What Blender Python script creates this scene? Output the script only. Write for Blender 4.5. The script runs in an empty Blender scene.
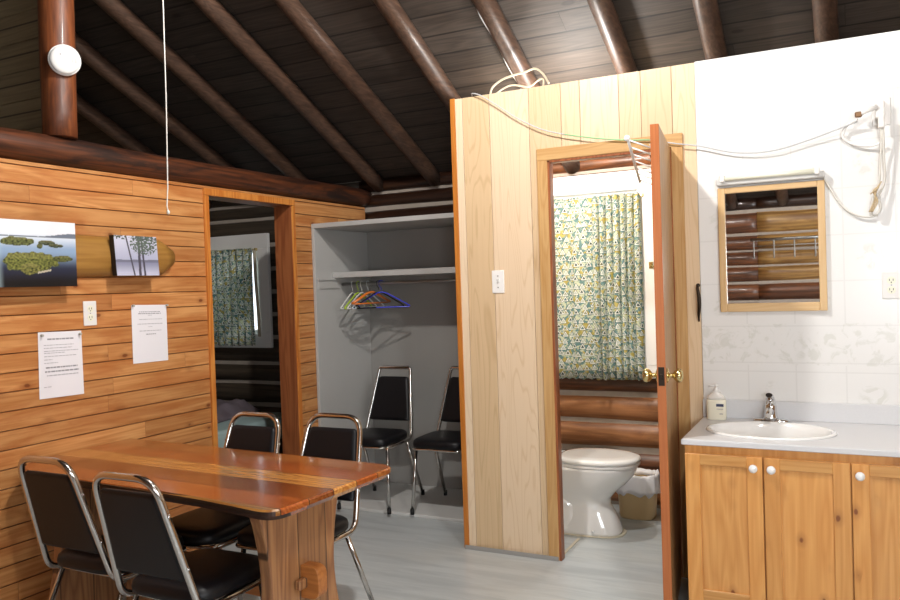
import bpy, bmesh, math, random
from mathutils import Vector, Matrix, noise
random.seed(7)
PI = math.pi
scene = bpy.context.scene
COL = scene.collection

# ------------------------------------------------------------------ materials
def lin(h):
    h = h.lstrip('#')
    v = [int(h[i:i + 2], 16) / 255 for i in (0, 2, 4)]
    return tuple(c / 12.92 if c <= .04045 else ((c + .055) / 1.055) ** 2.4 for c in v) + (1,)


class NT:
    def __init__(s, name):
        s.m = bpy.data.materials.new(name); s.m.use_nodes = True
        s.t = s.m.node_tree; s.n = s.t.nodes
        s.b = s.n['Principled BSDF']; s.out = s.n['Material Output']
    def lk(s, a, b): s.t.links.new(a, b)
    def put(s, sock, v):
        if isinstance(v, bpy.types.NodeSocket): s.lk(v, sock)
        else: sock.default_value = v
    def math(s, op, a, b=0, c=0, clamp=False):
        n = s.n.new('ShaderNodeMath'); n.operation = op; n.use_clamp = clamp
        s.put(n.inputs[0], a); s.put(n.inputs[1], b); s.put(n.inputs[2], c)
        return n.outputs[0]
    def coord(s, kind='Object'):
        n = s.n.new('ShaderNodeTexCoord'); return n.outputs[kind]
    def sep(s, v):
        n = s.n.new('ShaderNodeSeparateXYZ'); s.lk(v, n.inputs[0]); return list(n.outputs)
    def comb(s, x, y, z):
        n = s.n.new('ShaderNodeCombineXYZ')
        for i, v in enumerate((x, y, z)): s.put(n.inputs[i], v)
        return n.outputs[0]
    def noise(s, v, scale=1, detail=3, rough=.5, dist=0):
        n = s.n.new('ShaderNodeTexNoise'); s.lk(v, n.inputs['Vector'])
        n.inputs['Scale'].default_value = scale; n.inputs['Detail'].default_value = detail
        n.inputs['Roughness'].default_value = rough; n.inputs['Distortion'].default_value = dist
        return n.outputs['Fac']
    def white(s, v):
        n = s.n.new('ShaderNodeTexWhiteNoise'); n.noise_dimensions = '3D'; s.lk(v, n.inputs['Vector'])
        return n.outputs['Value']
    def vor(s, v, scale=1, rnd=1):
        n = s.n.new('ShaderNodeTexVoronoi'); s.lk(v, n.inputs['Vector'])
        n.inputs['Scale'].default_value = scale; n.inputs['Randomness'].default_value = rnd
        return n
    def ramp(s, f, a, b, lo=0., hi=1.):   # smooth map range
        n = s.n.new('ShaderNodeMapRange'); n.interpolation_type = 'SMOOTHSTEP'
        s.put(n.inputs[0], f)
        for i, v in zip((1, 2, 3, 4), (a, b, lo, hi)): n.inputs[i].default_value = v
        return n.outputs[0]
    def mix(s, f, a, b, mode='MIX'):
        n = s.n.new('ShaderNodeMix'); n.data_type = 'RGBA'; n.blend_type = mode
        s.put(n.inputs[0], f); s.put(n.inputs[6], a); s.put(n.inputs[7], b)
        return n.outputs[2]
    def bump(s, h, dist=.002, strength=.5):
        n = s.n.new('ShaderNodeBump'); n.inputs['Strength'].default_value = strength
        n.inputs['Distance'].default_value = dist; s.lk(h, n.inputs['Height'])
        s.lk(n.outputs[0], s.b.inputs['Normal'])


def plain(name, col, rough=.5, metal=0, coat=0, spec=None, noise_amt=0, noise_scale=20):
    t = NT(name); b = t.b
    c = lin(col)
    b.inputs['Base Color'].default_value = c
    b.inputs['Roughness'].default_value = rough; b.inputs['Metallic'].default_value = metal
    b.inputs['Coat Weight'].default_value = coat
    if spec is not None: b.inputs['Specular IOR Level'].default_value = spec
    if noise_amt:
        f = t.noise(t.coord(), noise_scale, 4)
        d = tuple(x * (1 - noise_amt) for x in c[:3]) + (1,)
        t.lk(t.mix(f, d, c), b.inputs['Base Color'])
    return t.m


def wood(name, c1, c2, L=0, plank=None, length=0, knots=0, rough=.45, coat=0, ring=.5, var=.25,
         groove=.02, gcol='#2a1408', knotcol='#5a2a10', scale=1, offs=0, hue=None, bump=.3, space='Object', nr=9, thin=False, con=.4, patch=None, pamt=.8, kdens=.5, kr=1):
    """Long axis L (0 x, 1 y, 2 z); plank=(axis, pitch, offset)."""
    t = NT(name); P = t.sep(t.coord(space)); o = [i for i in range(3) if i != L]
    if plank:
        ax, pitch, off = plank
        q = t.math('DIVIDE', t.math('ADD', P[ax], 10 + off), pitch)
        pid = t.math('FLOOR', q); fr = t.math('FRACT', q)
    else:
        pid = 0.0; fr = None
    seg = 0.0
    if length:
        r0 = t.white(t.comb(pid, 3.3, 1.1))
        q2 = t.math('ADD', t.math('DIVIDE', t.math('ADD', P[L], 10), length), t.math('MULTIPLY', r0, 7))
        seg = t.math('FLOOR', q2); fr2 = t.math('FRACT', q2)
    rnd = t.white(t.comb(pid, seg, 5.5 + offs))
    k = [0, 0, 0]
    k[L] = t.math('MULTIPLY_ADD', P[L], .9 * scale, t.math('MULTIPLY', rnd, 37))
    for a in o: k[a] = t.math('MULTIPLY_ADD', P[a], 11 * scale, t.math('MULTIPLY', rnd, 11))
    v = t.comb(*k)
    n1 = t.noise(v, 1, 2, .5, .3)
    rings = t.math('FRACT', t.math('MULTIPLY', n1, nr))
    rings = t.math('ABSOLUTE', t.math('SUBTRACT', rings, .5))
    rings = t.math('MULTIPLY', rings, 2)
    if thin: rings = t.ramp(rings, 0, .35)
    k2 = list(k); k2[L] = t.math('MULTIPLY', k[L], 2)
    for a in o: k2[a] = t.math('MULTIPLY', k[a], 9)
    n2 = t.noise(t.comb(*k2), 1, 3, .6)
    g = t.math('ADD', t.math('MULTIPLY', rings, ring), t.math('MULTIPLY', n2, 1 - ring))
    g = t.ramp(g, .5 - con, .5 + con)
    col = t.mix(g, lin(c1), lin(c2))
    if patch:
        pk = [0, 0, 0]; pk[L] = t.math('MULTIPLY', P[L], 1.3)
        for a in o: pk[a] = t.math('MULTIPLY', P[a], 7)
        pn = t.noise(t.comb(*pk), 1.6, 5, .65, .4)
        col = t.mix(t.ramp(pn, .47, .60, 0, pamt), col, lin(patch))
    if knots:
        kk = [0, 0, 0]
        kk[L] = t.math('MULTIPLY_ADD', P[L], 5.5 * knots, t.math('MULTIPLY', rnd, 13))
        if not plank: kk[{2: 0, 1: 2, 0: 2}[L]] = t.math('MULTIPLY', P[{2: 0, 1: 2, 0: 2}[L]], 9 * knots)
        if plank: kk[plank[0]] = t.math('MULTIPLY', q, .9)
        vv = t.comb(*kk); nz = t.noise(vv, 4, 2)
        vo = t.vor(vv, 1, 1)
        d = t.math('ADD', vo.outputs['Distance'], t.math('MULTIPLY', nz, .08))
        keep = t.n.new('ShaderNodeSeparateColor'); t.lk(vo.outputs['Color'], keep.inputs[0])
        d = t.math('ADD', d, t.math('MULTIPLY', t.math('LESS_THAN', keep.outputs[0], 1 - kdens), 2))
        m = t.ramp(d, .045 + .055 * kr, .06 + .10 * kr, 1, 0)
        col = t.mix(t.math('MULTIPLY', m, .75), col, lin(knotcol))
        m2 = t.ramp(d, .10, .36, .3, 0)
        col = t.mix(m2, col, lin(knotcol))
    if hue:
        f = t.ramp(rnd, .35, .65)
        col = t.mix(t.math('MULTIPLY', f, .75), col, lin(hue), 'MULTIPLY')
    br = t.math('MULTIPLY_ADD', t.white(t.comb(seg, pid, 9.1)), var, 1 - var)
    col = t.mix(1.0, col, t.comb(br, br, br), 'MULTIPLY')
    h = t.math('MULTIPLY', g, .15)
    if fr is not None and groove:
        e = t.math('MINIMUM', fr, t.math('SUBTRACT', 1, fr))
        if length:
            e2 = t.math('MINIMUM', fr2, t.math('SUBTRACT', 1, fr2))
            e2 = t.math('MULTIPLY', e2, length / pitch)
            e = t.math('MINIMUM', e, t.math('MULTIPLY', e2, 4))
        gm = t.ramp(e, groove * .4, groove, 1, 0)
        col = t.mix(t.math('MULTIPLY', gm, .8), col, lin(gcol))
        h = t.math('SUBTRACT', h, gm)
    t.lk(col, t.b.inputs['Base Color'])
    t.b.inputs['Roughness'].default_value = rough; t.b.inputs['Coat Weight'].default_value = coat
    t.b.inputs['Coat Roughness'].default_value = .12
    t.bump(h, .002, bump)
    return t.m


M = {}
M['pine_wall'] = wood('pine_wall', '#b8743c', '#dfa468', L=1, plank=(2, .08, 0), length=2.3, knots=1.15, rough=.38, var=.22, ring=.35, groove=.045, nr=8, con=.42, patch='#b0622e', pamt=.4, kdens=.8, gcol='#5a2a0c', knotcol='#6c2e12')
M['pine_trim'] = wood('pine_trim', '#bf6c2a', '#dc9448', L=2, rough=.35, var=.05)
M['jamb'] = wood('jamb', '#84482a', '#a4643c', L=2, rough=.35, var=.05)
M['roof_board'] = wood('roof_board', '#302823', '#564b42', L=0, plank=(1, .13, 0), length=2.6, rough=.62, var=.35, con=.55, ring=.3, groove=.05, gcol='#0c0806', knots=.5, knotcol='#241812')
M['divider_board'] = wood('divider_board', '#86765c', '#a89674', L=0, plank=(2, .14, 0), rough=.7, var=.2, ring=.2, groove=.04, gcol='#38302a')
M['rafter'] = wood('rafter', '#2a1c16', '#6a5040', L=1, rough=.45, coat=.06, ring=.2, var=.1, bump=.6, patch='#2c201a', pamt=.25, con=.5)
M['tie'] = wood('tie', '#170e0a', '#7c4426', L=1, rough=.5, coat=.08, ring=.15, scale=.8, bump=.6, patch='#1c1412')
M['post'] = wood('post', '#5a2c18', '#94542c', L=2, rough=.5, coat=.05, con=.5, ring=.25, var=.05, patch='#3c2014', pamt=.6)
M['log'] = wood('log', '#84522e', '#c88c5c', L=0, rough=.45, coat=.1, ring=.3, knots=.8, scale=.6, nr=12, bump=.6, patch='#6a4024', pamt=.5, con=.5)
M['log_dark'] = wood('log_dark', '#2c1a12', '#945a34', L=0, rough=.42, coat=.12, ring=.25, knots=.8, scale=.55, bump=.6, patch='#38241a', pamt=.5, con=.45)
M['log_gold'] = wood('log_gold', '#6a4420', '#d0a460', L=0, rough=.42, coat=.12, ring=.25, knots=.8, scale=.55, bump=.6, patch='#7a5028', pamt=.5, con=.45)
M['log_upper'] = wood('log_upper', '#20110a', '#3c2214', L=0, rough=.4, coat=.3, ring=.2, scale=.7, bump=.5)  # same logs as elsewhere; weak light over the closet darkened into the colour
M['log_dim'] = wood('log_dim', '#2c2620', '#5c5042', L=0, rough=.6, ring=.2, scale=.7, bump=.5, knots=.5)  # same logs again, bedroom dimness put into the colour
M['mortar'] = plain('mortar', '#b3a89c', .9, noise_amt=.3)
M['veneer'] = wood('veneer', '#d8b078', '#efd0a0', L=2, plank=(0, .4, 0), rough=.35, ring=.55, var=.02, groove=0, scale=.65)
M['slab'] = wood('slab', '#94662c', '#c09048', L=1, rough=.4, coat=.1, con=.6, ring=.3, scale=.8, knots=.5, knotcol='#6a3c14')
M['door_face'] = wood('door_face', '#a87c4c', '#caa06c', L=2, rough=.4, ring=.45, scale=1.2)
M['door_edge'] = wood('door_edge', '#b0602e', '#c87a44', L=2, rough=.4, ring=.1, scale=1.4)
M['oak_trim'] = wood('oak_trim', '#c29258', '#dcb47c', L=2, rough=.35, ring=.3, scale=1.2)
M['oak_trim_h'] = wood('oak_trim_h', '#c29258', '#dcb47c', L=0, rough=.35, ring=.3, scale=1.2)
M['corner_trim'] = wood('corner_trim', '#b86c28', '#d48a3c', L=2, rough=.35, ring=.2)
M['cab'] = wood('cab', '#d08c44', '#ecb068', L=2, rough=.35, coat=.15, ring=.4, scale=1, knots=1.35, nr=8, con=.6, kdens=.6, kr=.9, knotcol='#6e2c10', var=.1)
M['cab2'] = wood('cab2', '#d49048', '#f0b46c', L=2, rough=.35, coat=.15, ring=.4, scale=1, knots=1.2, nr=8, con=.6, kdens=.6, kr=.9, knotcol='#6e2c10', offs=3)
M['cab_h'] = wood('cab_h', '#c88a48', '#e2ac68', L=0, rough=.35, coat=.15, ring=.3)
M['mirror_frame'] = wood('mirror_frame', '#dcb47c', '#ecca98', L=2, rough=.4, ring=.2)
M['mirror_frame_h'] = wood('mirror_frame_h', '#dcb47c', '#ecca98', L=0, rough=.4, ring=.2)
M['tabletop'] = wood('tabletop', '#b0652c', '#e8a858', L=0, plank=(1, .13, .074), rough=.2, coat=.7, ring=.4, var=.5, groove=.025, gcol='#2c1206', hue='#c06a3c', scale=.9, nr=12)
M['live_edge'] = wood('live_edge', '#1c100a', '#4a2a18', L=0, rough=.5, con=.4)
M['table_leg'] = wood('table_leg', '#8c5c3c', '#c08c5c', L=2, plank=(1, .15, .29), rough=.4, ring=.4, var=.45, groove=.02, gcol='#1c0c06')
M['tenon'] = wood('tenon', '#a86430', '#cc8444', L=0, rough=.4, ring=.3)
M['chrome'] = plain('chrome', '#c9c6c2', .16, 1)
M['chrome_bright'] = plain('chrome_bright', '#dcdcdc', .08, 1)
M['vinyl'] = plain('vinyl', '#0c0c10', .45, spec=.35)
M['rubber'] = plain('rubber', '#141414', .7)
M['brass'] = plain('brass', '#d8c48c', .24, 1)
M['dark_metal'] = plain('dark_metal', '#3a3128', .4, .8)
M['steel'] = plain('steel', '#a8a8a6', .3, 1)
M['white_plastic'] = plain('white_plastic', '#ecebe8', .4)
M['white_paint'] = plain('white_paint', '#e4e4e2', .5, noise_amt=.06, noise_scale=6)
M['white_trim'] = plain('white_trim', '#efeeec', .45)
M['ceramic'] = plain('ceramic', '#f0f0ee', .1, coat=.6)
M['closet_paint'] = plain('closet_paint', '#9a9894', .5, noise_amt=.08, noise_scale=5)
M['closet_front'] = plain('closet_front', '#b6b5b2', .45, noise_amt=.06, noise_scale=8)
M['platform'] = plain('platform', '#cfcfcc', .5, noise_amt=.15, noise_scale=7)
M['paper'] = plain('paper', '#eeedf2', .8)
M['ink'] = plain('ink', '#b4b4ba', .8)
M['ink_dark'] = plain('ink_dark', '#96969c', .8)
M['pin'] = plain('pin', '#b4b4ac', .3)
M['slot'] = plain('slot', '#2a2724', .6)
M['countertop'] = plain('countertop', '#d9dadc', .3, noise_amt=.07, noise_scale=160)
M['soap'] = plain('soap', '#f0ecd8', .25, coat=.4)
M['soap_clear'] = plain('soap_clear', '#e8e6e0', .15, coat=.6)
M['label_navy'] = plain('label_navy', '#3c4464', .5)
M['bin'] = plain('bin', '#d8bc8c', .4)
M['bag'] = plain('bag', '#e6e6ea', .35)
M['cord_white'] = plain('cord_white', '#dcdad2', .5)
M['cord_grey'] = plain('cord_grey', '#c0c2c4', .5)
M['cord_green'] = plain('cord_green', '#8cc890', .5)
M['cord_tan'] = plain('cord_tan', '#c4b8a0', .6)
M['twist'] = plain('twist', '#c4b08c', .6)
M['tube_grey'] = plain('tube_grey', '#cfcfcc', .5)
M['tube_cream'] = plain('tube_cream', '#efefdc', .4)
M['caulk'] = plain('caulk', '#cfc8b4', .6)
M['brown_metal'] = plain('brown_metal', '#8a6a4c', .35, .7)
M['sheet'] = plain('sheet', '#a8c0c0', .8)
M['blanket'] = plain('blanket', '#7c7078', .9, noise_amt=.4, noise_scale=12)
M['bed_wood'] = plain('bed_wood', '#4c3424', .6)
for n, c in dict(white='#e8e8e6', lime='#b8dc2c', orange='#d8762c', blue='#2430c8', black='#14141c', clear='#d4dce0').items():
    M['hanger_' + n] = plain('hanger_' + n, c, .3)

t = NT('floor_vinyl')
P = t.coord(); s3 = t.sep(P)
v = t.comb(t.math('MULTIPLY', s3[0], 1.2), t.math('MULTIPLY', s3[1], 9), 0)
n1 = t.noise(v, 1.6, 5, .65, .6); n2 = t.noise(P, 2.2, 4)
c = t.mix(t.ramp(n1, .3, .7), lin('#aab1b3'), lin('#c0c6c7'))
c = t.mix(t.ramp(n1, .62, .75, 0, .35), c, lin('#6e7a82'))
c = t.mix(t.ramp(n2, .45, .7, 0, .3), c, lin('#b9b8b0'))
t.lk(c, t.b.inputs['Base Color']); t.b.inputs['Roughness'].default_value = .32
t.b.inputs['Coat Weight'].default_value = .15
M['floor'] = t.m

t = NT('tile_panel')
s3 = t.sep(t.coord())
X, Z = s3[0], s3[2]
qx = t.math('FRACT', t.math('DIVIDE', t.math('ADD', X, 10.02), .2)); qz = t.math('FRACT', t.math('DIVIDE', t.math('ADD', Z, 10.21), .2))
ex = t.math('MINIMUM', qx, t.math('SUBTRACT', 1, qx)); ez = t.math('MINIMUM', qz, t.math('SUBTRACT', 1, qz))
band = t.math('MULTIPLY', t.math('GREATER_THAN', Z, 1.02), t.math('LESS_THAN', Z, 1.205))
ex = t.math('ADD', ex, t.math('MULTIPLY', band, 1)); ez = t.math('ADD', ez, t.math('MULTIPLY', band, 1))
bz = t.math('MINIMUM', t.math('ABSOLUTE', t.math('SUBTRACT', Z, 1.03)), t.math('ABSOLUTE', t.math('SUBTRACT', Z, 1.195)))
bz = t.math('MULTIPLY', bz, 5)
e = t.math('MINIMUM', t.math('MINIMUM', ex, ez), bz)
g = t.ramp(e, .008, .022, 1, 0)
col = t.mix(t.math('MULTIPLY', g, .14), lin('#e9e9e7'), lin('#a8a8a4'))
v = t.comb(t.math('MULTIPLY', X, 14), 0, t.math('MULTIPLY', Z, 14))
fl = t.ramp(t.noise(v, 1, 4, .6, 1.5), .5, .64)
fm = t.math('MULTIPLY', fl, band)
# a floral decal in some of the tiles
ti = t.comb(t.math('FLOOR', t.math('DIVIDE', t.math('ADD', X, 10.02), .2)), 0, t.math('FLOOR', t.math('DIVIDE', t.math('ADD', Z, 10.21), .2)))
some = t.math('GREATER_THAN', t.white(ti), .72)
dd = t.math('ADD', t.math('POWER', t.math('SUBTRACT', qx, .5), 2), t.math('POWER', t.math('SUBTRACT', qz, .5), 2))
dm = t.math('MULTIPLY', t.math('MULTIPLY', some, t.ramp(dd, .04, .1, 1, 0)), t.math('SUBTRACT', 1, band))
fm = t.math('ADD', fm, t.math('MULTIPLY', dm, fl))
col = t.mix(t.math('MULTIPLY', fm, .35), col, lin('#c4c6ba'))
t.lk(col, t.b.inputs['Base Color']); t.b.inputs['Roughness'].default_value = .25
M['tile'] = t.m

t = NT('mirror_glass'); t.b.inputs['Base Color'].default_value = (.9, .9, .9, 1)
t.b.inputs['Metallic'].default_value = 1; t.b.inputs['Roughness'].default_value = .01
M['mirror'] = t.m

t = NT('window_glass'); t.n.remove(t.b)
tr = t.n.new('ShaderNodeBsdfTransparent'); gl = t.n.new('ShaderNodeBsdfGlossy'); gl.inputs['Roughness'].default_value = .02
mx = t.n.new('ShaderNodeMixShader'); mx.inputs[0].default_value = .06
t.lk(tr.outputs[0], mx.inputs[1]); t.lk(gl.outputs[0], mx.inputs[2]); t.lk(mx.outputs[0], t.out.inputs[0])
M['glass'] = t.m

t = NT('curtain_fabric')
uv = t.sep(t.coord('UV')); S = .043
qx = t.math('DIVIDE', uv[0], S); row = t.math('FLOOR', t.math('DIVIDE', uv[1], S))
qx = t.math('ADD', qx, t.math('MULTIPLY', t.white(t.comb(row, 1.5, 0)), 3.9))
cx = t.math('FLOOR', qx); cid = t.comb(cx, row, 0); r1 = t.white(cid); r2 = t.white(t.comb(row, cx, 4.2)); r3 = t.white(t.comb(cx, 2.2, row))
lx = t.math('SUBTRACT', t.math('SUBTRACT', t.math('FRACT', qx), .5), t.math('MULTIPLY', t.math('SUBTRACT', r1, .5), .4))
lz = t.math('SUBTRACT', t.math('SUBTRACT', t.math('FRACT', t.math('DIVIDE', uv[1], S)), .45), t.math('MULTIPLY', t.math('SUBTRACT', r2, .5), .4))
ax = t.math('ABSOLUTE', lx)
sd = t.math('MAXIMUM', t.math('ADD', t.math('MULTIPLY', ax, .866), t.math('MULTIPLY', lz, .5)), t.math('MULTIPLY', lz, -1))
sd = t.math('SUBTRACT', sd, .2)
outl = t.ramp(t.math('ABSOLUTE', sd), .035, .075, 1, 0)
halo = t.ramp(t.math('ABSOLUTE', sd), .10, .15, 1, 0)
nb = t.noise(t.coord('UV'), 38, 3, .6, .6); nb2 = t.noise(t.coord('UV'), 24, 2, .5, .3)
bg = t.mix(t.ramp(nb, .46, .54), lin('#6c9090'), lin('#d0d6bc'))
bg = t.mix(t.ramp(nb2, .54, .62, 0, .85), bg, lin('#c4b04c'))
col = t.mix(t.math('MULTIPLY', halo, .7), bg, lin('#28424e'))
inner = t.math('MULTIPLY', t.math('LESS_THAN', sd, -.08), t.math('GREATER_THAN', r3, .35))
col = t.mix(t.math('MULTIPLY', inner, .8), col, t.mix(t.math('GREATER_THAN', r2, .6), lin('#cfd8d0'), lin('#1c343c')))
col = t.mix(outl, col, lin('#f0f2ec'))
t.lk(col, t.b.inputs['Base Color']); t.b.inputs['Roughness'].default_value = .85
tl = t.n.new('ShaderNodeBsdfTranslucent'); t.lk(col, tl.inputs[0])
mx = t.n.new('ShaderNodeMixShader'); mx.inputs[0].default_value = .3
t.lk(t.b.outputs[0], mx.inputs[1]); t.lk(tl.outputs[0], mx.inputs[2]); t.lk(mx.outputs[0], t.out.inputs[0])
M['curtain'] = t.m

t = NT('printed_photo'); a = t.n.new('ShaderNodeVertexColor'); a.layer_name = 'Col'
t.lk(a.outputs[0], t.b.inputs['Base Color']); t.b.inputs['Roughness'].default_value = .3
M['print'] = t.m

# ------------------------------------------------------------------ geometry helpers
def box(bm, x0, x1, y0, y1, z0, z1, bev=0, seg=2, mi=0):
    r = bmesh.ops.create_cube(bm, size=1)
    vs = r['verts']
    for v in vs:
        v.co = Vector((x0 + (v.co.x + .5) * (x1 - x0), y0 + (v.co.y + .5) * (y1 - y0), z0 + (v.co.z + .5) * (z1 - z0)))
    fs = {f for v in vs for f in v.link_faces}
    for f in fs: f.material_index = mi
    if bev:
        es = {e for v in vs for e in v.link_edges}
        bmesh.ops.bevel(bm, geom=list(es), offset=bev, segments=seg, profile=.5, affect='EDGES')
    return vs


def fillet(pts, r, n=6, closed=False):
    """round the corners of a polyline; r a number or one per point"""
    P = [Vector(p) for p in pts]; out = []; N = len(P)
    for i, p in enumerate(P):
        if not closed and i in (0, N - 1): out.append(p); continue
        a = P[i - 1]; b = P[(i + 1) % N]; rr = r[i] if isinstance(r, (list, tuple)) else r
        u = (a - p); w = (b - p); d = min(rr, u.length * .49, w.length * .49)
        if d < 1e-5: out.append(p); continue
        s = p + u.normalized() * d; e = p + w.normalized() * d
        for k in range(n + 1):
            tt = k / n; out.append(s * (1 - tt) ** 2 + p * 2 * tt * (1 - tt) + e * tt ** 2)
    return out


def tube(bm, pts, r, seg=10, closed=False, caps=True, mi=0, squash=1):
    P = [Vector(p) for p in pts]; N = len(P); rings = []
    up = None
    for i, p in enumerate(P):
        if closed: d = P[(i + 1) % N] - P[i - 1]
        else: d = P[min(i + 1, N - 1)] - P[max(i - 1, 0)]
        d.normalize()
        if up is None:
            up = Vector((0, 0, 1)) if abs(d.z) < .9 else Vector((0, 1, 0))
        s = d.cross(up).normalized(); up = s.cross(d).normalized()
        rr = r[i] if isinstance(r, (list, tuple)) else r
        rings.append([bm.verts.new(p + s * math.cos(2 * PI * k / seg) * rr + up * math.sin(2 * PI * k / seg) * rr * squash) for k in range(seg)])
    M_ = N if closed else N - 1
    for i in range(M_):
        A, B = rings[i], rings[(i + 1) % N]
        for k in range(seg):
            f = bm.faces.new((A[k], A[(k + 1) % seg], B[(k + 1) % seg], B[k])); f.smooth = True; f.material_index = mi
    if caps and not closed:
        f = bm.faces.new(rings[0][::-1]); f.material_index = mi
        f = bm.faces.new(rings[-1]); f.material_index = mi


def loft(bm, rings, cap0=True, cap1=True, smooth=True, closed=True):
    R = [[bm.verts.new(p) for p in ring] for ring in rings]
    n = len(R[0])
    for A, B in zip(R, R[1:]):
        for k in range(n if closed else n - 1):
            f = bm.faces.new((A[k], A[(k + 1) % n], B[(k + 1) % n], B[k])); f.smooth = smooth
    if cap0: bm.faces.new(R[0][::-1])
    if cap1: bm.faces.new(R[-1])


def lathe(bm, prof, c, seg=24, axis='z', sx=1, sy=1, cap0=True, cap1=True):
    rings = []
    for r, h in prof:
        ring = []
        for k in range(seg):
            a = 2 * PI * k / seg; u, v = r * math.cos(a) * sx, r * math.sin(a) * sy
            if axis == 'z': ring.append(Vector((c[0] + u, c[1] + v, c[2] + h)))
            elif axis == 'x': ring.append(Vector((c[0] + h, c[1] + u, c[2] + v)))
            else: ring.append(Vector((c[0] + u, c[1] + h, c[2] + v)))
        rings.append(ring)
    loft(bm, rings, cap0, cap1)


def sup(cx, cy, rx, ry, z, n=32, e=2.0, rxb=None):
    """superellipse ring; rxb = different radius towards -x"""
    out = []
    for k in range(n):
        a = 2 * PI * k / n; c, s = math.cos(a), math.sin(a)
        x = abs(c) ** (2 / e) * (1 if c > 0 else -1); y = abs(s) ** (2 / e) * (1 if s > 0 else -1)
        r = rx if (x > 0 or rxb is None) else rxb
        out.append(Vector((cx + x * r, cy + y * ry, z)))
    return out


def log(bm, a, b, ry, rz, seed=0, mi=0, step=.12, seg=16, taper=0, wob=.07):
    """rough round log from a to b"""
    a = Vector(a); b = Vector(b); d = b - a; n = max(2, int(d.length / step)); d1 = d.normalized()
    if abs(d1.z) > .9: s = Vector((1, 0, 0)); u = Vector((0, 1, 0))
    else: s = d1.cross(Vector((0, 0, 1))).normalized(); u = s.cross(d1).normalized()
    rings = []
    for i in range(n + 1):
        t = i / n; c = a + d * t; k = 1 - taper * t
        off = s * noise.noise(Vector((t * d.length * .8, seed * 3.7, 1))) * ry * wob * 1.5 + u * noise.noise(Vector((t * d.length * .8, seed * 3.7, 9))) * rz * wob * 1.2
        ring = []
        for j in range(seg):
            an = 2 * PI * j / seg
            w = 1 + wob * noise.noise(Vector((t * d.length * 2.2, math.cos(an) * 1.1 + seed * 5.3, math.sin(an) * 1.1)))
            ring.append(c + off + s * math.cos(an) * ry * w * k + u * math.sin(an) * rz * w * k)
        rings.append(ring)
    R = [[bm.verts.new(p) for p in r] for r in rings]
    for A, B in zip(R, R[1:]):
        for j in range(seg):
            f = bm.faces.new((A[j], A[(j + 1) % seg], B[(j + 1) % seg], B[j])); f.smooth = True; f.material_index = mi
    f = bm.faces.new(R[0][::-1]); f.material_index = mi
    f = bm.faces.new(R[-1]); f.material_index = mi


OFF = {}
def obj(name, bm, mat, parent=None, label=None, bevel=0, smooth=None, origin=None):
    """link bm as ONE mesh object. Children get world geometry minus the base of their thing."""
    bmesh.ops.recalc_face_normals(bm, faces=bm.faces[:])
    if smooth:
        for f in bm.faces: f.smooth = True
    me = bpy.data.meshes.new(name)
    if parent is not None: off = OFF.get(parent.name, Vector((0, 0, 0)))
    elif origin == 'world': off = Vector((0, 0, 0))
    else:
        lo = Vector([min(v.co[i] for v in bm.verts) for i in range(3)]); hi = Vector([max(v.co[i] for v in bm.verts) for i in range(3)])
        off = Vector(((lo.x + hi.x) / 2, (lo.y + hi.y) / 2, lo.z))
    if off.length: bmesh.ops.translate(bm, verts=bm.verts[:], vec=-off)
    bm.to_mesh(me); bm.free()
    for m in (mat if isinstance(mat, (list, tuple)) else [mat]):
        me.materials.append(M[m] if isinstance(m, str) else m)
    o = bpy.data.objects.new(name, me); COL.objects.link(o)
    if parent is not None:
        o.parent = parent; OFF[o.name] = OFF.get(parent.name, Vector((0, 0, 0)))
    else:
        o.location = off; OFF[o.name] = off
    if label: o['label'] = label
    if bevel:
        md = o.modifiers.new('bevel', 'BEVEL'); md.width = bevel; md.segments = 2; md.limit_method = 'ANGLE'
    return o


def tag(o, label, cat, group=None):
    o['label'] = label; o['category'] = cat
    if group: o['group'] = group
    return o


def thing(name, label, cat, loc, group=None, local=False, rotz=0):
    o = bpy.data.objects.new(name, None); COL.objects.link(o); o.location = loc; o.rotation_euler = (0, 0, rotz)
    o.empty_display_size = .1
    OFF[o.name] = Vector((0, 0, 0)) if local else Vector(loc)
    return tag(o, label, cat, group)


def struct(name, bm, mat, parent=None, **k):
    o = obj(name, bm, mat, parent, origin='world', **k)
    if parent is None: o['kind'] = 'structure'
    return o


def split(name, bm, mat, parent, **k):
    """every loose piece of bm becomes a part of its own"""
    bm.verts.index_update(); seen = set(); out = []
    for v0 in list(bm.verts):
        if v0 in seen: continue
        st = [v0]; seen.add(v0); isl = []
        while st:
            v = st.pop(); isl.append(v)
            for e in v.link_edges:
                w = e.other_vert(v)
                if w not in seen: seen.add(w); st.append(w)
        out.append(isl)
    res = []
    for isl in out:
        nb = bmesh.new(); mp = {v: nb.verts.new(v.co) for v in isl}
        for f in {f for v in isl for f in v.link_faces}:
            g = nb.faces.new([mp[v] for v in f.verts]); g.smooth = f.smooth
        res.append(obj(name, nb, mat, parent, **k))
    bm.free()
    return res


def B(): return bmesh.new()


def copy_tree(o, parent=None):
    c = o.copy(); COL.objects.link(c); c.parent = parent
    for ch in [x for x in bpy.data.objects if x.parent == o]: copy_tree(ch, c)
    return c

# ------------------------------------------------------------------ dimensions (metres)
YP, YF, YB = 3.814, 4.87, -.9        # partition face, far log wall, back log wall
XL, XR, XO = -3.145, 1.35, -5.4      # pine wall face, right wall, bedroom outer wall
T26 = math.tan(math.radians(26)); ZE = 2.24
RIDGE = (YF + YB) / 2
def roofz(y): return ZE + T26 * ((YF - y) if y > RIDGE else (y - YB))
PT = 2.425                            # partition top

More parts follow.
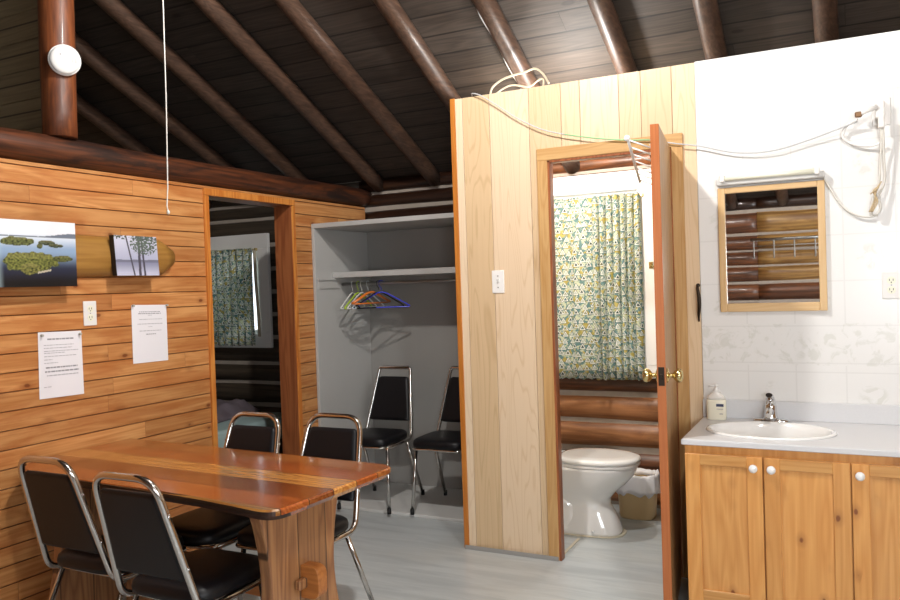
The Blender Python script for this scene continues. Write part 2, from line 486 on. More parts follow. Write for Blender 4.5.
# ------------------------------------------------------------------ shell
bm = B(); box(bm, XO - .1, XR + .1, YB - .2, YF + .25, -.1, 0); struct('floor', bm, 'floor')
bm = B()
for (ya, yb) in ((YF + .35, RIDGE), (RIDGE, YB - .35)):
    za, zb = ZE + T26 * ((YF - ya) if ya > RIDGE else (ya - YB)), ZE + T26 * (YF - RIDGE)
    if yb < RIDGE: za, zb = ZE + T26 * (YF - RIDGE), ZE + T26 * (yb - YB)
    q = [bm.verts.new((x, y, z)) for x in (XO - .2, XR + .2) for (y, z) in ((ya, za), (yb, zb), (yb, zb + .05), (ya, za + .05))]
    for f in ((0, 1, 2, 3), (7, 6, 5, 4), (0, 4, 5, 1), (1, 5, 6, 2), (2, 6, 7, 3), (3, 7, 4, 0)): bm.faces.new([q[i] for i in f])
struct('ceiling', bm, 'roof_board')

ZB = [0, .17, .35, .53, .708, .86, 1.07, 1.25, 1.43, 1.61, 1.80, 2.01, 2.12, 2.23]
W1 = (-1.80, -.30, .87, 2.01); W2 = (-5.0, -4.13, 1.07, 1.80)
bm = B(); sd = 1
for i, (z0, z1) in enumerate(zip(ZB, ZB[1:])):
    zc = (z0 + z1) / 2; r = (z1 - z0) / 2
    cuts = [w for w in (W2, W1) if w[2] <= zc <= w[3]]
    spans = []; x = XO
    for w in cuts: spans.append((x, w[0])); x = w[1]
    spans.append((x, XR))
    sp2 = []
    for a, b in spans:                                  # same logs, with the dimmer rooms coloured darker
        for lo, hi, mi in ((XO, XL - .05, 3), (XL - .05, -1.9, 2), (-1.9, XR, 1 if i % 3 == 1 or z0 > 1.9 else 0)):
            p, q_ = max(a, lo), min(b, hi)
            if q_ - p > .02: sp2.append((p, q_, mi))
    for a, b, mi in sp2:
        log(bm, (a, YF + .085, zc), (b, YF + .085, zc), .085, r * 1.0, sd, mi); sd += 1
struct('wall_far', bm, ['log', 'log_dark', 'log_upper', 'log_dim'])
bm = B()
def wall_with_holes(bm, x0, x1, y0, y1, z0, z1, holes):
    xs = sorted({x0, x1, *[h[0] for h in holes], *[h[1] for h in holes]})
    for a, b in zip(xs, xs[1:]):
        hs = [h for h in holes if h[0] <= a and h[1] >= b]
        if not hs: box(bm, a, b, y0, y1, z0, z1)
        else:
            h = hs[0]
            if h[2] > z0: box(bm, a, b, y0, y1, z0, h[2])
            if h[3] < z1: box(bm, a, b, y0, y1, h[3], z1)
wall_with_holes(bm, XO, XR, YF + .04, YF + .14, 0, 2.3, (W2, W1))
struct('trim_far_chinking', bm, 'mortar').name = 'trim_1'

W3 = (.25, 1.15, .97, 1.849)  # opening added in the back wall for fill light
# back log wall (seen in the mirror)
bm = B(); ZBK = [0, .19, .38, .57, .76, .97, 1.168, 1.36, 1.53, 1.686, 1.849, 2.09, 2.23]
for i, (z0, z1) in enumerate(zip(ZBK, ZBK[1:])):
    zc = (z0 + z1) / 2; r = (z1 - z0) / 2
    right = 1 if z0 > 1.4 or z0 == 1.36 else 0
    if z0 > 2.0: right = 2
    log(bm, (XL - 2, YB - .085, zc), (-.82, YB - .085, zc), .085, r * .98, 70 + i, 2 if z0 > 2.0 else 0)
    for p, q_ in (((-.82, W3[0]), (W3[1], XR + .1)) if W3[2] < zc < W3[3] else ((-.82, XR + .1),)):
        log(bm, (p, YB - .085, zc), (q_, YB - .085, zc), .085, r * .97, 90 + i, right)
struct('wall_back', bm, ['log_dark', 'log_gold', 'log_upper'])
bm = B(); wall_with_holes(bm, XO, XR, YB - .14, YB - .045, 0, 2.3, (W3,)); struct('trim_2', bm, 'mortar')

def gable(bm, x0, x1, y0, y1):
    ys = sorted([y0, y1] + ([RIDGE] if y0 < RIDGE < y1 else []))
    for a, b in zip(ys, ys[1:]):
        q = [bm.verts.new(p) for x in (x0, x1) for p in ((x, a, 0), (x, b, 0), (x, b, roofz(b) - .002), (x, a, roofz(a) - .002))]
        for f in ((0, 1, 2, 3), (7, 6, 5, 4), (0, 4, 5, 1), (1, 5, 6, 2), (2, 6, 7, 3), (3, 7, 4, 0)): bm.faces.new([q[i] for i in f])
M['board_plain'] = wood('board_plain', '#8c6a48', '#b08a60', L=1, plank=(2, .16, 0), rough=.6, ring=.2, groove=.03)
W4 = (.1, 1.4, 1.0, 2.1)      # y0, y1, z0, z1 of the opening added in the right wall for fill
bm = B(); gable(bm, XR, XR + .1, YB - .2, W4[0]); gable(bm, XR, XR + .1, W4[1], YF + .25)
box(bm, XR, XR + .1, W4[0], W4[1], 0, W4[2]); box(bm, XR, XR + .1, W4[0], W4[1], W4[3], roofz(W4[0]) - .002); struct('wall_right', bm, 'board_plain')
bm = B(); gable(bm, XO - .1, XO, YB - .2, YF + .25); struct('wall_bedroom', bm, 'board_plain')

# pine wall on the left, with the bedroom doorway in it
D0, D1, DT = 3.28, 4.0, 1.965
WT = 2.02
bm = B(); n = int(round(WT / .08)) + 1
for i in range(n):
    z0, z1 = i * .08, min((i + 1) * .08, WT)
    if z1 <= z0: continue
    segs = [(YB, YF)] if z0 >= DT - .01 else [(YB, D0 - .01), (D1 + .01, YF)]
    for a, b in segs: box(bm, XL - .015, XL, a, b, z0 + .0006, z1 - .0006, .0022, 1)
box(bm, XL - .12, XL - .0152, YB, D0 - .01, 0, WT); box(bm, XL - .12, XL - .0152, D1 + .01, YF, 0, WT); box(bm, XL - .12, XL - .0152, D0 - .01, D1 + .01, DT + .01, WT)
struct('wall_left', bm, 'pine_wall')
bm = B()
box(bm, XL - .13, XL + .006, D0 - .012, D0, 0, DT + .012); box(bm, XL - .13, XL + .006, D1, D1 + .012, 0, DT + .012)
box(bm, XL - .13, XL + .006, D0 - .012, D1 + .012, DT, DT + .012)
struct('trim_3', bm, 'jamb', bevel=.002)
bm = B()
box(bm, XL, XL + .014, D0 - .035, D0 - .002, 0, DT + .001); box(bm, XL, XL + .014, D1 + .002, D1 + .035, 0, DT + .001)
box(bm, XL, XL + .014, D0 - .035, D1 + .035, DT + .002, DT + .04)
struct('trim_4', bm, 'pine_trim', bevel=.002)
# plank wall between the two bedrooms, running up to the roof behind the post
bm = B(); YD = 2.47; n = 20
for i in range(24):
    z0 = i * .14; z1 = min(z0 + .14, roofz(YD) - .01)
    if z1 > z0: box(bm, XO, XL - .13, YD, YD + .03, z0 + .001, z1 - .001, .004, 1)
struct('wall_divider', bm, 'divider_board')

# veneered plywood partition, bathroom side wall, tiled panel
OX0, OX1, OT = -1.355, -.735, 2.045
seams = [-1.885, -1.826, -1.67, -1.449, -1.277, -1.178, -.982, -.875, -.729, -.622]
cols = [('#dac0a0', '#e6d0b2'), ('#c4a67e', '#d8bc96'), ('#d6b994', '#e6ceb0'), ('#c9ac84', '#dabe9a'), ('#d2b48e', '#e0c6a4'),
        ('#d8ba96', '#e6ceb0'), ('#d0b08a', '#dec4a0'), ('#caac86', '#dabe98'), ('#d6b890', '#e4caa8')]
bm = B(); mats = []
for i, (a, b) in enumerate(zip(seams, seams[1:])):
    mats.append(wood('veneer_board', cols[i][0], cols[i][1], L=2, rough=.38, ring=.5, var=.02, scale=.6, nr=20, thin=True, con=.6, offs=i * 1.7, kdens=.3, kr=.4, knots=.4 if i in (1, 2, 3, 6, 7) else 0, knotcol='#9a6c3c'))
    for lo, hi, z0 in ((a, b, 0), ):
        pieces = []
        if hi <= OX0 or lo >= OX1: pieces.append((lo, hi, 0, PT))
        else:
            if lo < OX0: pieces.append((lo, OX0, 0, PT))
            if hi > OX1: pieces.append((OX1, hi, 0, PT))
            pieces.append((max(lo, OX0), min(hi, OX1), OT, PT))
        for p in pieces: box(bm, p[0] + .0012 * (p[0] == a), p[1] - .0012 * (p[1] == b), YP, YP + .012, p[2], p[3], .0008, 1, mi=i)
mats.append('dark_metal')
wall_with_holes(bm, -1.885, -.622, YP + .012, YP + .03, 0, PT - .001, ((OX0, OX1, 0, OT),))
wall_part = struct('wall_partition', bm, mats)
bm = B(); wall_with_holes(bm, -1.885, -.622, YP + .03, YP + .035, 0, PT, ((OX0, OX1, 0, OT),)); struct('wall_partition_inner', bm, 'veneer').name = 'wall_inside'
bm = B(); box(bm, -.622, XR, YP - .004, YP + .06, 0, PT + .003, .003, 1); struct('wall_tiled', bm, 'tile')
bm = B(); box(bm, -1.885, -1.855, YP + .035, YF, 0, PT); struct('wall_closet_side', bm, 'white_paint').name = 'wall_bathroom'
bm = B(); box(bm, -1.897, -1.868, YP - .006, YP + .02, 0, PT + .004, .002, 1); struct('trim_5', bm, 'corner_trim')
# door casing and jamb of the bathroom doorway
bm = B()
CW = .055
box(bm, OX0 - CW, OX0 + .002, YP - .016, YP, 0, OT + .0, .003, 1); box(bm, OX1 - .002, OX1 + .052, YP - .016, YP, 0, OT, .003, 1)
struct('trim_6', bm, 'oak_trim')
bm = B()
box(bm, OX0 - CW, OX1 + .052, YP - .016, YP, OT - .002, OT + .06, .003, 1)
struct('trim_7', bm, 'oak_trim_h')
bm = B()
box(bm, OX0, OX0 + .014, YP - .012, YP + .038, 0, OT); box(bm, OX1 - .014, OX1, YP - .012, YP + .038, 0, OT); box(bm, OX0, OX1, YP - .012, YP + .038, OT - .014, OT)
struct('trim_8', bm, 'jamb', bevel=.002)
# grey baseboard strips along partition foot and the strip across the bathroom floor
bm = B(); box(bm, -1.885, OX0, YP - .022, YP - .016, 0, .022, .001, 1); struct('baseboard_front', bm, 'closet_paint')
bm = B(); box(bm, -1.375, -1.36, YP + .03, 4.17, 0, .004); struct('trim_9', bm, 'caulk')

# windows in the far wall
def window(name, W, mull, parent_casing=.105, sash=True):
    x0, x1, z0, z1 = W; c = parent_casing; y = YF - .045
    bm = B()
    box(bm, x0 - .08, x1 + c, y, y + .03, z1 - .03, z1 + c - .02, .003, 1); box(bm, x0 - c, x1 + c, y, y + .03, z0 - (.05 if z0 < 1 else .08), z0 + .03, .003, 1)
    box(bm, x0 - c, x0, y, y + .03, z0 + .03, z1 - .03, .003, 1); box(bm, x1, x1 + c, y, y + .03, z0 + .03, z1 - .03, .003, 1)
    for b in (x0, x1 - .02): box(bm, b, b + .02, y + .03, y + .15, z0, z1)
    box(bm, x0, x1, y + .03, y + .15, z1 - .02, z1); box(bm, x0, x1, y + .03, y + .15, z0, z0 + .02)
    o = struct(name, bm, 'white_trim')
    bm = B(); xs = [x0 + .02] + mull + [x1 - .02]
    for a, b in zip(xs, xs[1:]):
        for q in ((a, a + .04, z0 + .02, z1 - .02), (b - .04, b, z0 + .02, z1 - .02), (a + .04, b - .04, z0 + .02, z0 + .06), (a + .04, b - .04, z1 - .06, z1 - .02)):
            box(bm, q[0], q[1], y + .05, y + .085, q[2], q[3], .002, 1)
    struct('window_sash', bm, 'white_trim', o)
    for a, b in zip(xs, xs[1:]):
        bm = B(); box(bm, a + .035, b - .035, y + .065, y + .069, z0 + .055, z1 - .055)
        struct('window_pane', bm, 'glass', o)
    for m in mull:
        bm = B(); box(bm, m - .075, m + .075, y - .002, y + .05, z0 + .03, z1 - .03, .003, 1); struct('window_mullion', bm, 'white_trim', o)
    return o
w1 = window('window_1', W1, [-1.07])
bm = B(); box(bm, -1.085, -1.06, YF - .055, YF - .047, 1.49, 1.53, .002, 1); tube(bm, [(-1.073, YF - .058, 1.51), (-1.06, YF - .07, 1.505), (-1.045, YF - .07, 1.50)], .004, 6)
struct('window_catch', bm, 'brass', w1)
w2 = window('window_2', W2, [])
def fill_window(name, axis, W, p):
    a0, a1, z0, z1 = W; o = None
    def bx(bm, a, b, d0, d1, c, d):
        if axis == 'y': box(bm, a, b, p + d0, p + d1, c, d)
        else: box(bm, p + d0, p + d1, a, b, c, d)
    bm = B(); s = -1 if axis == 'y' else 1
    lo, hi = sorted((-.02 * s, .12 * s))
    bx(bm, a0, a0 + .04, lo, hi, z0, z1); bx(bm, a1 - .04, a1, lo, hi, z0, z1); bx(bm, a0 + .04, a1 - .04, lo, hi, z0, z0 + .04); bx(bm, a0 + .04, a1 - .04, lo, hi, z1 - .04, z1)
    o = struct(name, bm, 'white_trim')
    bm = B(); lo, hi = sorted((.06 * s, .064 * s)); bx(bm, a0 + .04, a1 - .04, lo, hi, z0 + .04, z1 - .04); struct('window_pane', bm, 'glass', o)
fill_window('fill_window_3', 'y', W3, YB); fill_window('fill_window_4', 'x', W4, XR)  # unseen windows, added so fill light can enter

# ------------------------------------------------------------------ curtains
def curtain(x0, x1, z0, z1, y, label, fold, seed, sag=0):
    root = thing('curtain', label, 'curtain', ((x0 + x1) / 2, y, z0))
    bm = B(); uvl = bm.loops.layers.uv.new('UVMap'); n = 120; m = 14
    arc = 0; cols = []
    prev = None
    for i in range(n + 1):
        t = i / n; x = x0 + (x1 - x0) * t
        f = fold(t); ph = f[0]; amp = f[1]
        cols.append((x, ph, amp))
    P = []
    for j in range(m + 1):
        s = j / m; row = []; arc = 0; pv = None
        for i, (x, ph, amp) in enumerate(cols):
            a = amp * (.6 + .5 * math.sin(PI * s * .8 + .4))
            yy = y + a * math.sin(ph + .4 * math.sin(s * 3 + seed)) + .25 * a * math.sin(ph * 2.3 + 1)
            xx = x + .3 * a * math.cos(ph)
            zz = z0 + (z1 - z0) * s + (sag * math.sin(i / n * PI * .5 + 0) * (1 - s) if sag else 0) + .004 * math.sin(i * .7) * (1 - s)
            p = Vector((xx, yy, zz))
            if pv is not None: arc += math.hypot(p.x - pv.x, p.y - pv.y)
            pv = p; row.append((bm.verts.new(p), arc, zz))
        P.append(row)
    for j in range(m):
        for i in range(n):
            q = [P[j][i], P[j][i + 1], P[j + 1][i + 1], P[j + 1][i]]
            f = bm.faces.new([k[0] for k in q]); f.smooth = True
            for l, k in zip(f.loops, q): l[uvl].uv = (k[1], k[2])
    o = obj('curtain_fabric', bm, 'curtain', root)
    md = o.modifiers.new('thick', 'SOLIDIFY'); md.thickness = .0012
    bm = B(); tube(bm, [(x0 - .02, y + .012, z1 - .012), (x1 + .02, y + .012, z1 - .012)], .005, 8)
    for xx in (x0 - .015, x1 + .015): box(bm, xx - .006, xx + .006, y + .005, YF - .04, z1 - .022, z1 - .002)
    obj('curtain_rod', bm, 'brass', root)
    return root
curtain(-1.79, -1.13, .812, 1.955, YF - .075, 'green, blue and yellow triangle-print curtain behind the toilet, left of the white window post',
        lambda t: ((t * 26 if t < .55 else 14.3 + (t - .55) * 95), (.012 if t < .55 else .024)), 1)
curtain(-1.0, -.36, .812, 1.955, YF - .075, 'strip of triangle-print curtain glimpsed through the hinge gap of the bathroom door', lambda t: (t * 45, .014), 2)
curtain(-4.98, -4.152, 1.01, 1.775, YF - .075, 'dark triangle-print curtain on the bedroom window, seen through the left doorway', lambda t: (t * 75, .014), 3)
bm = B()
P = [(-4.165 + dx, YF - .065, z) for dx, z in ((.022, 1.76), (.026, 1.5), (.04, 1.3), (.044, 1.08))]
tube(bm, fillet(P, .08), [.012] * len(fillet(P, .08)), 8)
tag(obj('curtain_tieback', bm, 'cord_tan'), 'narrow tan tie hanging at the right edge of the bedroom window curtain', 'curtain tie')

# ------------------------------------------------------------------ rafters, tie beam, post
RX = [(-4.68, 'third rafter beyond the beam, leftmost dark rafter behind the post'), (-4.15, 'second rafter behind the post, left of the hanging pull string'),
      (-3.6, 'rafter crossing behind the top of the hanging pull string'), (-3.04, 'rafter that lands where the long beam meets the far log wall'),
      (-2.59, 'rafter resting on the far log wall above the closet'), (-2.05, 'shiny rafter ending at the top left corner of the plywood partition'),
      (-1.575, 'rafter with a white cable along it, above the plywood partition'), (-1.04, 'rafter above the bathroom doorway'),
      (-.545, 'rafter above the seam between plywood and white tile panel'), (-.075, 'rightmost rafter, above the framed mirror')]
ca, sa = math.cos(math.radians(26)), math.sin(math.radians(26))
def rafter(x, side, r, seed):
    bm = B(); o = .052 / ca
    if side > 0: a = (x, RIDGE + .02, roofz(RIDGE + .02) - o); b = (x + .03 * math.sin(seed * 2.1), YF + .03, roofz(YF) - T26 * .03 - o)
    else: a = (x, RIDGE - .02, roofz(RIDGE - .02) - o); b = (x, YB - .03, roofz(YB) - T26 * .03 - o)
    log(bm, a, b, r, r, seed, step=.15, taper=-.05, wob=.1)
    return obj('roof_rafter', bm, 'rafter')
for i, (x, w) in enumerate(RX):
    tag(rafter(x, 1, .051, 30 + i), 'brown log ' + w, 'rafter', 'log rafters of the ceiling')
for i, x in enumerate((-1.05, -.58, -.1)):
    tag(rafter(x, -1, .052, 50 + i), 'dark rafter end seen only in the mirror, ' + ('left notch at the top', 'right notch at the top', 'hidden right side')[i], 'rafter', 'log rafters of the ceiling')
bm = B(); log(bm, (XL - .045, YB, 2.088), (XL - .045, YF + .05, 2.088), .09, .068, 5, step=.1, wob=.09, seg=20)
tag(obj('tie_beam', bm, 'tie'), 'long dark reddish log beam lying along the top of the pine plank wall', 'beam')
bm = B(); log(bm, (XL - .02, 2.40, 2.15), (XL - .02, 2.41, roofz(2.385) - .07), .074, .074, 6, step=.1, wob=.05, seg=20)
tag(obj('log_post', bm, 'post'), 'upright varnished log post standing on the long beam at upper left', 'post')
# smoke detector
r = thing('smoke_detector', 'round white smoke detector fixed to the upright log post', 'smoke detector', (XL + .052, 2.335, 2.42))
d = Vector((.85, -.5, -.12)).normalized()
c = Vector((-3.092, 2.378, 2.482))
rot = d.to_track_quat('Z', 'Y').to_matrix()
def at(bm, c, rot):
    for v in bm.verts: v.co = rot @ v.co + c
bm = B(); lathe(bm, [(.066, 0), (.068, .012), (.066, .024)], (0, 0, 0), 32); at(bm, c, rot); obj('mounting_base', bm, 'white_plastic', r)
bm = B(); lathe(bm, [(.063, .024), (.062, .036), (.052, .043), (.02, .045), (.001, .045)], (0, 0, 0), 32); at(bm, c, rot); obj('cover', bm, 'white_plastic', r)
bm = B()
for k in range(5): box(bm, .02 + k * .006, .023 + k * .006, -.012, .012, .0435, .0455)
lathe(bm, [(.004, .044), (.004, .047)], (-.02, .02, 0), 10); at(bm, c, rot); split('indicator', bm, 'steel', r)

# pull string
bm = B(); P = [(-2.392, 2.3, 3.49), (-2.39, 2.3, 3.0), (-2.398, 2.3, 2.6), (-2.402, 2.3, 2.2), (-2.412, 2.3, 1.85), (-2.420, 2.3, 1.78), (-2.414, 2.3, 1.755)]
tube(bm, P, .0024, 8); lathe(bm, [(.001, -.006), (.006, 0), (.006, .008), (.001, .014)], (-2.414, 2.3, 1.75), 8)
tag(obj('pull_string', bm, 'cord_white'), 'long white string hanging from the ceiling in front of the pine wall', 'string')

# ------------------------------------------------------------------ things on the pine wall
bm = B(); rings = []
for i in range(26):
    y = 1.55 + i / 25 * 1.43; t = i / 25
    k = min(1, math.sqrt(max(.0, 1 - max(0, (t - .9) / .1) ** 2))) * .5 + .5
    zc = 1.617; hz = .098 * k * (1 + .05 * noise.noise(Vector((y * 4, 0, 0))))
    ring = [(XL, y, zc - hz)] + [(XL + .055 * math.sin(a) * (1 + .08 * noise.noise(Vector((y * 5, a, 3)))), y, zc - hz * math.cos(a)) for a in [PI * j / 12 for j in range(1, 12)]] + [(XL, y, zc + hz)]
    rings.append([Vector(p) for p in ring])
loft(bm, rings)
tag(obj('log_slab', bm, 'slab'), 'golden half-log slab fixed flat to the pine wall behind the two lake photos', 'wood slab')

def ss(a, b, x):
    t = max(0, min(1, (x - a) / (b - a))); return t * t * (3 - 2 * t)
def mixc(a, b, t): return tuple(x + (y - x) * t for x, y in zip(a, b))
def art1(u, v):
    n = lambda s, o=0: noise.noise(Vector((u * s, v * s, o)))
    c = lin('#e9eef4')[:3]
    if v < .80: c = mixc(lin('#dfe8f2')[:3], lin('#8fa9c8')[:3], ss(.8, .55, v))
    if v < .55: c = mixc(lin('#8fa9c8')[:3], lin('#232c44')[:3], ss(.56, .26, v))
    if v < .30: c = mixc(c, lin('#070c12')[:3], ss(.32, .05, v))
    c = mixc(c, lin('#b8d0d8')[:3], ss(.12, 0, u) * (1 if v < .75 else .3) * .7)
    if .75 < v < .755 + .055 * ss(.55, .95, u) + .005 * n(20) + .012: c = lin('#6d7888')[:3]
    def isl(cu, cv, ru, rv, col, s=0):
        nonlocal c
        d = ((u - cu) / ru) ** 2 + ((v - cv) / rv) ** 2
        if d < 1 + .5 * n(14, s):
            k = .5 + .9 * n(38, 3); c = mixc(lin(col)[:3], lin('#18220f')[:3], max(0, min(1, k)))
            if (v - cv) > rv * .3: c = mixc(c, lin('#b4ac6c')[:3], .3 * max(0, n(60, 7)) + .15)
    isl(.27, .68, .2, .07, '#77804c', 1); isl(.62, .67, .11, .035, '#5c6650', 2); isl(.54, .62, .035, .04, '#6c7448', 3); isl(.74, .625, .09, .03, '#4c5844', 4)
    isl(.42, .38, .35, .15, '#8a9048', 5); isl(.82, .43, .13, .05, '#6c7440', 6); isl(.42, .27, .12, .09, '#90904c', 8)
    if abs(v - (.21 + .25 * (u - .5))) < .014 and .5 < u < .67: c = lin('#c0b8a8')[:3]
    return c
def art2(u, v):
    n = lambda s, o=0: noise.noise(Vector((u * s, v * s, o)))
    c = mixc(lin('#cfd2e4')[:3], lin('#b4b8d0')[:3], ss(1, .4, v))
    if v < .36: c = mixc(lin('#8c90ac')[:3], lin('#c8cade')[:3], ss(.34, .0, v))
    if .33 < v < .40 + .02 * n(8): c = lin('#74788c')[:3]
    for x0, w, sl in ((.34, .018, -.14), (.55, .03, .02), (.64, .022, -.03)):
        if abs(u - (x0 + sl * (v - .5))) < w: c = lin('#4c4a58')[:3]
    d = ((u - .68) / .33) ** 2 + ((v - .8) / .3) ** 2
    if d < 1 and n(26, 2) + .25 * (1 - d) > .04: c = mixc(lin('#3c4c44')[:3], lin('#6c7c70')[:3], .5 + n(40, 5))
    if v > .9 and n(20, 4) > .05: c = lin('#4c5854')[:3]
    return c
def photo(name, label, y0, y1, z0, z1, x, thick, art, shear=0, edge='#101014'):
    root = thing(name, label, 'wall picture', (x, (y0 + y1) / 2, z0))
    nu, nv = 150, 110
    bm = B(); cl = bm.loops.layers.color.new('Col')
    vs = [[bm.verts.new((x + .0008, y0 + (y1 - y0) * i / nu - shear * (j / nv), z0 + (z1 - z0) * j / nv)) for i in range(nu + 1)] for j in range(nv + 1)]
    colr = [[art(i / nu, j / nv) for i in range(nu + 1)] for j in range(nv + 1)]
    for j in range(nv):
        for i in range(nu):
            f = bm.faces.new((vs[j][i], vs[j][i + 1], vs[j + 1][i + 1], vs[j + 1][i]))
            for l, (a, b) in zip(f.loops, ((j, i), (j, i + 1), (j + 1, i + 1), (j + 1, i))): l[cl] = tuple(max(0, min(1, q)) ** (1 / 2.2) for q in colr[a][b]) + (1,)
    obj('print', bm, 'print', root)
    bm = B()
    box(bm, x - thick, x, y0, y1, z0, z1)
    for v in bm.verts: v.co.y -= shear * (v.co.z - z0) / (z1 - z0)
    obj('backing', bm, plain('photo_edge', edge, .5), root)
    return root
photo('lake_photo', 'larger unframed photo of green islands in a lake, on the pine wall', 2.0, 2.38, 1.478, 1.758, XL + .075, .02, art1, edge='#16202c')
photo('tree_photo', 'smaller unframed photo of tall trees before a pale lake, on the pine wall', 2.588, 2.842, 1.524, 1.714, XL + .085, .03, art2, .012)

def outlet(name, label, c, axis):
    root = thing(name, label, 'outlet', c)
    def place(bm):
        for v in bm.verts:
            x, y, z = v.co
            v.co = (Vector((c[0] + y, c[1] + x, c[2] + z)) if axis == 'x' else Vector((c[0] + x, c[1] - y, c[2] + z)))
    bm = B(); box(bm, -.035, .035, 0, .006, -.057, .057, .003, 2); place(bm); obj('cover_plate', bm, 'white_plastic', root)
    for s in (-1, 1):
        bm = B(); lathe(bm, [(.0165, .005), (.0165, .0075)], (0, 0, s * .02), 20, 'y'); place(bm); rc = obj('receptacle', bm, 'tube_cream', root)
        bm = B(); box(bm, -.008, -.0055, .0075, .0079, s * .02 - .002, s * .02 + .007); box(bm, .0055, .008, .0075, .0079, s * .02 - .002, s * .02 + .007)
        lathe(bm, [(.0025, .0075), (.0025, .0079)], (0, 0, s * .02 - .008), 8, 'y'); place(bm); obj('slots', bm, 'slot', rc)
    bm = B(); lathe(bm, [(.003, .006), (.002, .0075)], (0, 0, 0), 8, 'y'); place(bm); obj('screw', bm, 'steel', root)
    return root
outlet('wall_outlet', 'white double outlet on the pine wall above the left notice', (XL, 2.497, 1.352), 'x')
outlet('wall_outlet', 'white double outlet on the white tile panel, right of the mirror', (.157, YP - .004, 1.365), 'y')

def notice(label, corners, rows, pins):
    y0 = corners[0][0]
    root = thing('paper_notice', label, 'notice', (XL, (corners[0][0] + corners[1][0]) / 2, corners[0][1]))
    # corners: bl, br, tr, tl as (y,z)
    def pt(u, v, x):
        bl, br, tr, tl = [Vector((0, a, b)) for a, b in corners]
        p = (bl * (1 - u) + br * u) * (1 - v) + (tl * (1 - u) + tr * u) * v
        return Vector((x, p.y, p.z))
    def bulge(u, v): return XL + .0025 + .0015 * math.sin(PI * u)
    bm = B(); n = 10
    g = [[bm.verts.new(pt(i / n, j / n, bulge(i / n, j / n))) for i in range(n + 1)] for j in range(n + 1)]
    for j in range(n):
        for i in range(n): bm.faces.new((g[j][i], g[j][i + 1], g[j + 1][i + 1], g[j + 1][i])).smooth = True
    sheet_bm = bm
    for m_ in ('ink', 'ink_dark'):
        bm = sheet_bm
        for (v, a, b, h, dark) in rows:
            if dark != (m_ == 'ink_dark'): continue
            u = a
            while u < b:
                w = random.uniform(.03, .1); e = min(b, u + w); k = h / 2
                if e - u > .008:
                    bm.faces.new([bm.verts.new(pt(uu, vv, bulge(uu, vv) + .0007)) for uu, vv in ((u, v - k), (e, v - k), (e, v + k), (u, v + k))]).material_index = 1 + dark
                u = e + .014
    obj('sheet', sheet_bm, ['paper', 'ink', 'ink_dark'], root)
    for (u, v) in pins:
        p = pt(u, v, XL); bm = B(); lathe(bm, [(.002, .004), (.006, .008), (.004, .012), (.006, .018), (.003, .02)], (p.x, p.y, p.z), 12, 'x'); obj('push_pin', bm, 'pin', root)
notice('white typed notice pinned to the pine wall below the outlet, left of the other sheet', ((2.226, .99), (2.449, .985), (2.447, 1.275), (2.231, 1.281)),
       [(.89, .2, .8, .022, True)] + [(v, .12, b, .011, False) for v, b in ((.80, .8), (.755, .76), (.71, .9), (.68, .6), (.63, .85), (.58, .3), (.53, .42))]
       + [(.46, .15, .87, .022, True), (.40, .13, .9, .022, True), (.34, .17, .88, .016, False), (.17, .1, .26, .01, False)], [(.06, .95), (.94, .95)])
notice('white typed notice pinned to the pine wall under the tree photo', ((2.732, 1.093), (2.955, 1.09), (2.956, 1.376), (2.734, 1.382)),
       [(.88, .2, .8, .012, True), (.85, .18, .82, .014, True), (.82, .45, .56, .01, False), (.75, .2, .85, .01, False), (.67, .15, .86, .012, False), (.62, .45, .56, .008, False), (.55, .2, .82, .012, False), (.49, .38, .66, .014, True)],
       [(.02, .99), (.98, .99)])

# ------------------------------------------------------------------ closet
YC = 4.209; CZ = 1.862; cx1 = -1.887; cxl = XL + .002
r = thing('open_closet', 'grey painted open closet built between the pine wall and the plywood partition', 'closet', (-2.52, 4.54, 0))
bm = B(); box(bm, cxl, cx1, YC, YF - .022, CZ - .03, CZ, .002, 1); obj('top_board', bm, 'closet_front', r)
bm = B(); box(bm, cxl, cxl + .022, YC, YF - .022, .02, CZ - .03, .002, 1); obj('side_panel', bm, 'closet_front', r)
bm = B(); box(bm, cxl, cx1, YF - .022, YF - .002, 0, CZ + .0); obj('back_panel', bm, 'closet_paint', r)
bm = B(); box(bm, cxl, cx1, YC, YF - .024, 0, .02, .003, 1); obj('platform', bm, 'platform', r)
bm = B(); box(bm, cxl + .022, cx1, 4.40, YF - .022, 1.505, 1.543, .002, 1); sh = obj('shelf', bm, 'closet_front', r)
bm = B(); box(bm, cxl + .022, cxl + .04, 4.225, YF - .022, 1.49, 1.505); box(bm, cxl + .022, cxl + .03, 4.235, YF - .03, 1.435, 1.49); obj('shelf_cleat', bm, 'closet_front', r)
RZ, RY = 1.462, 4.5
bm = B(); tube(bm, [(cxl + .024, RY, RZ), (cx1 - .002, RY, RZ)], .011, 12); obj('clothes_rod', bm, 'steel', r)

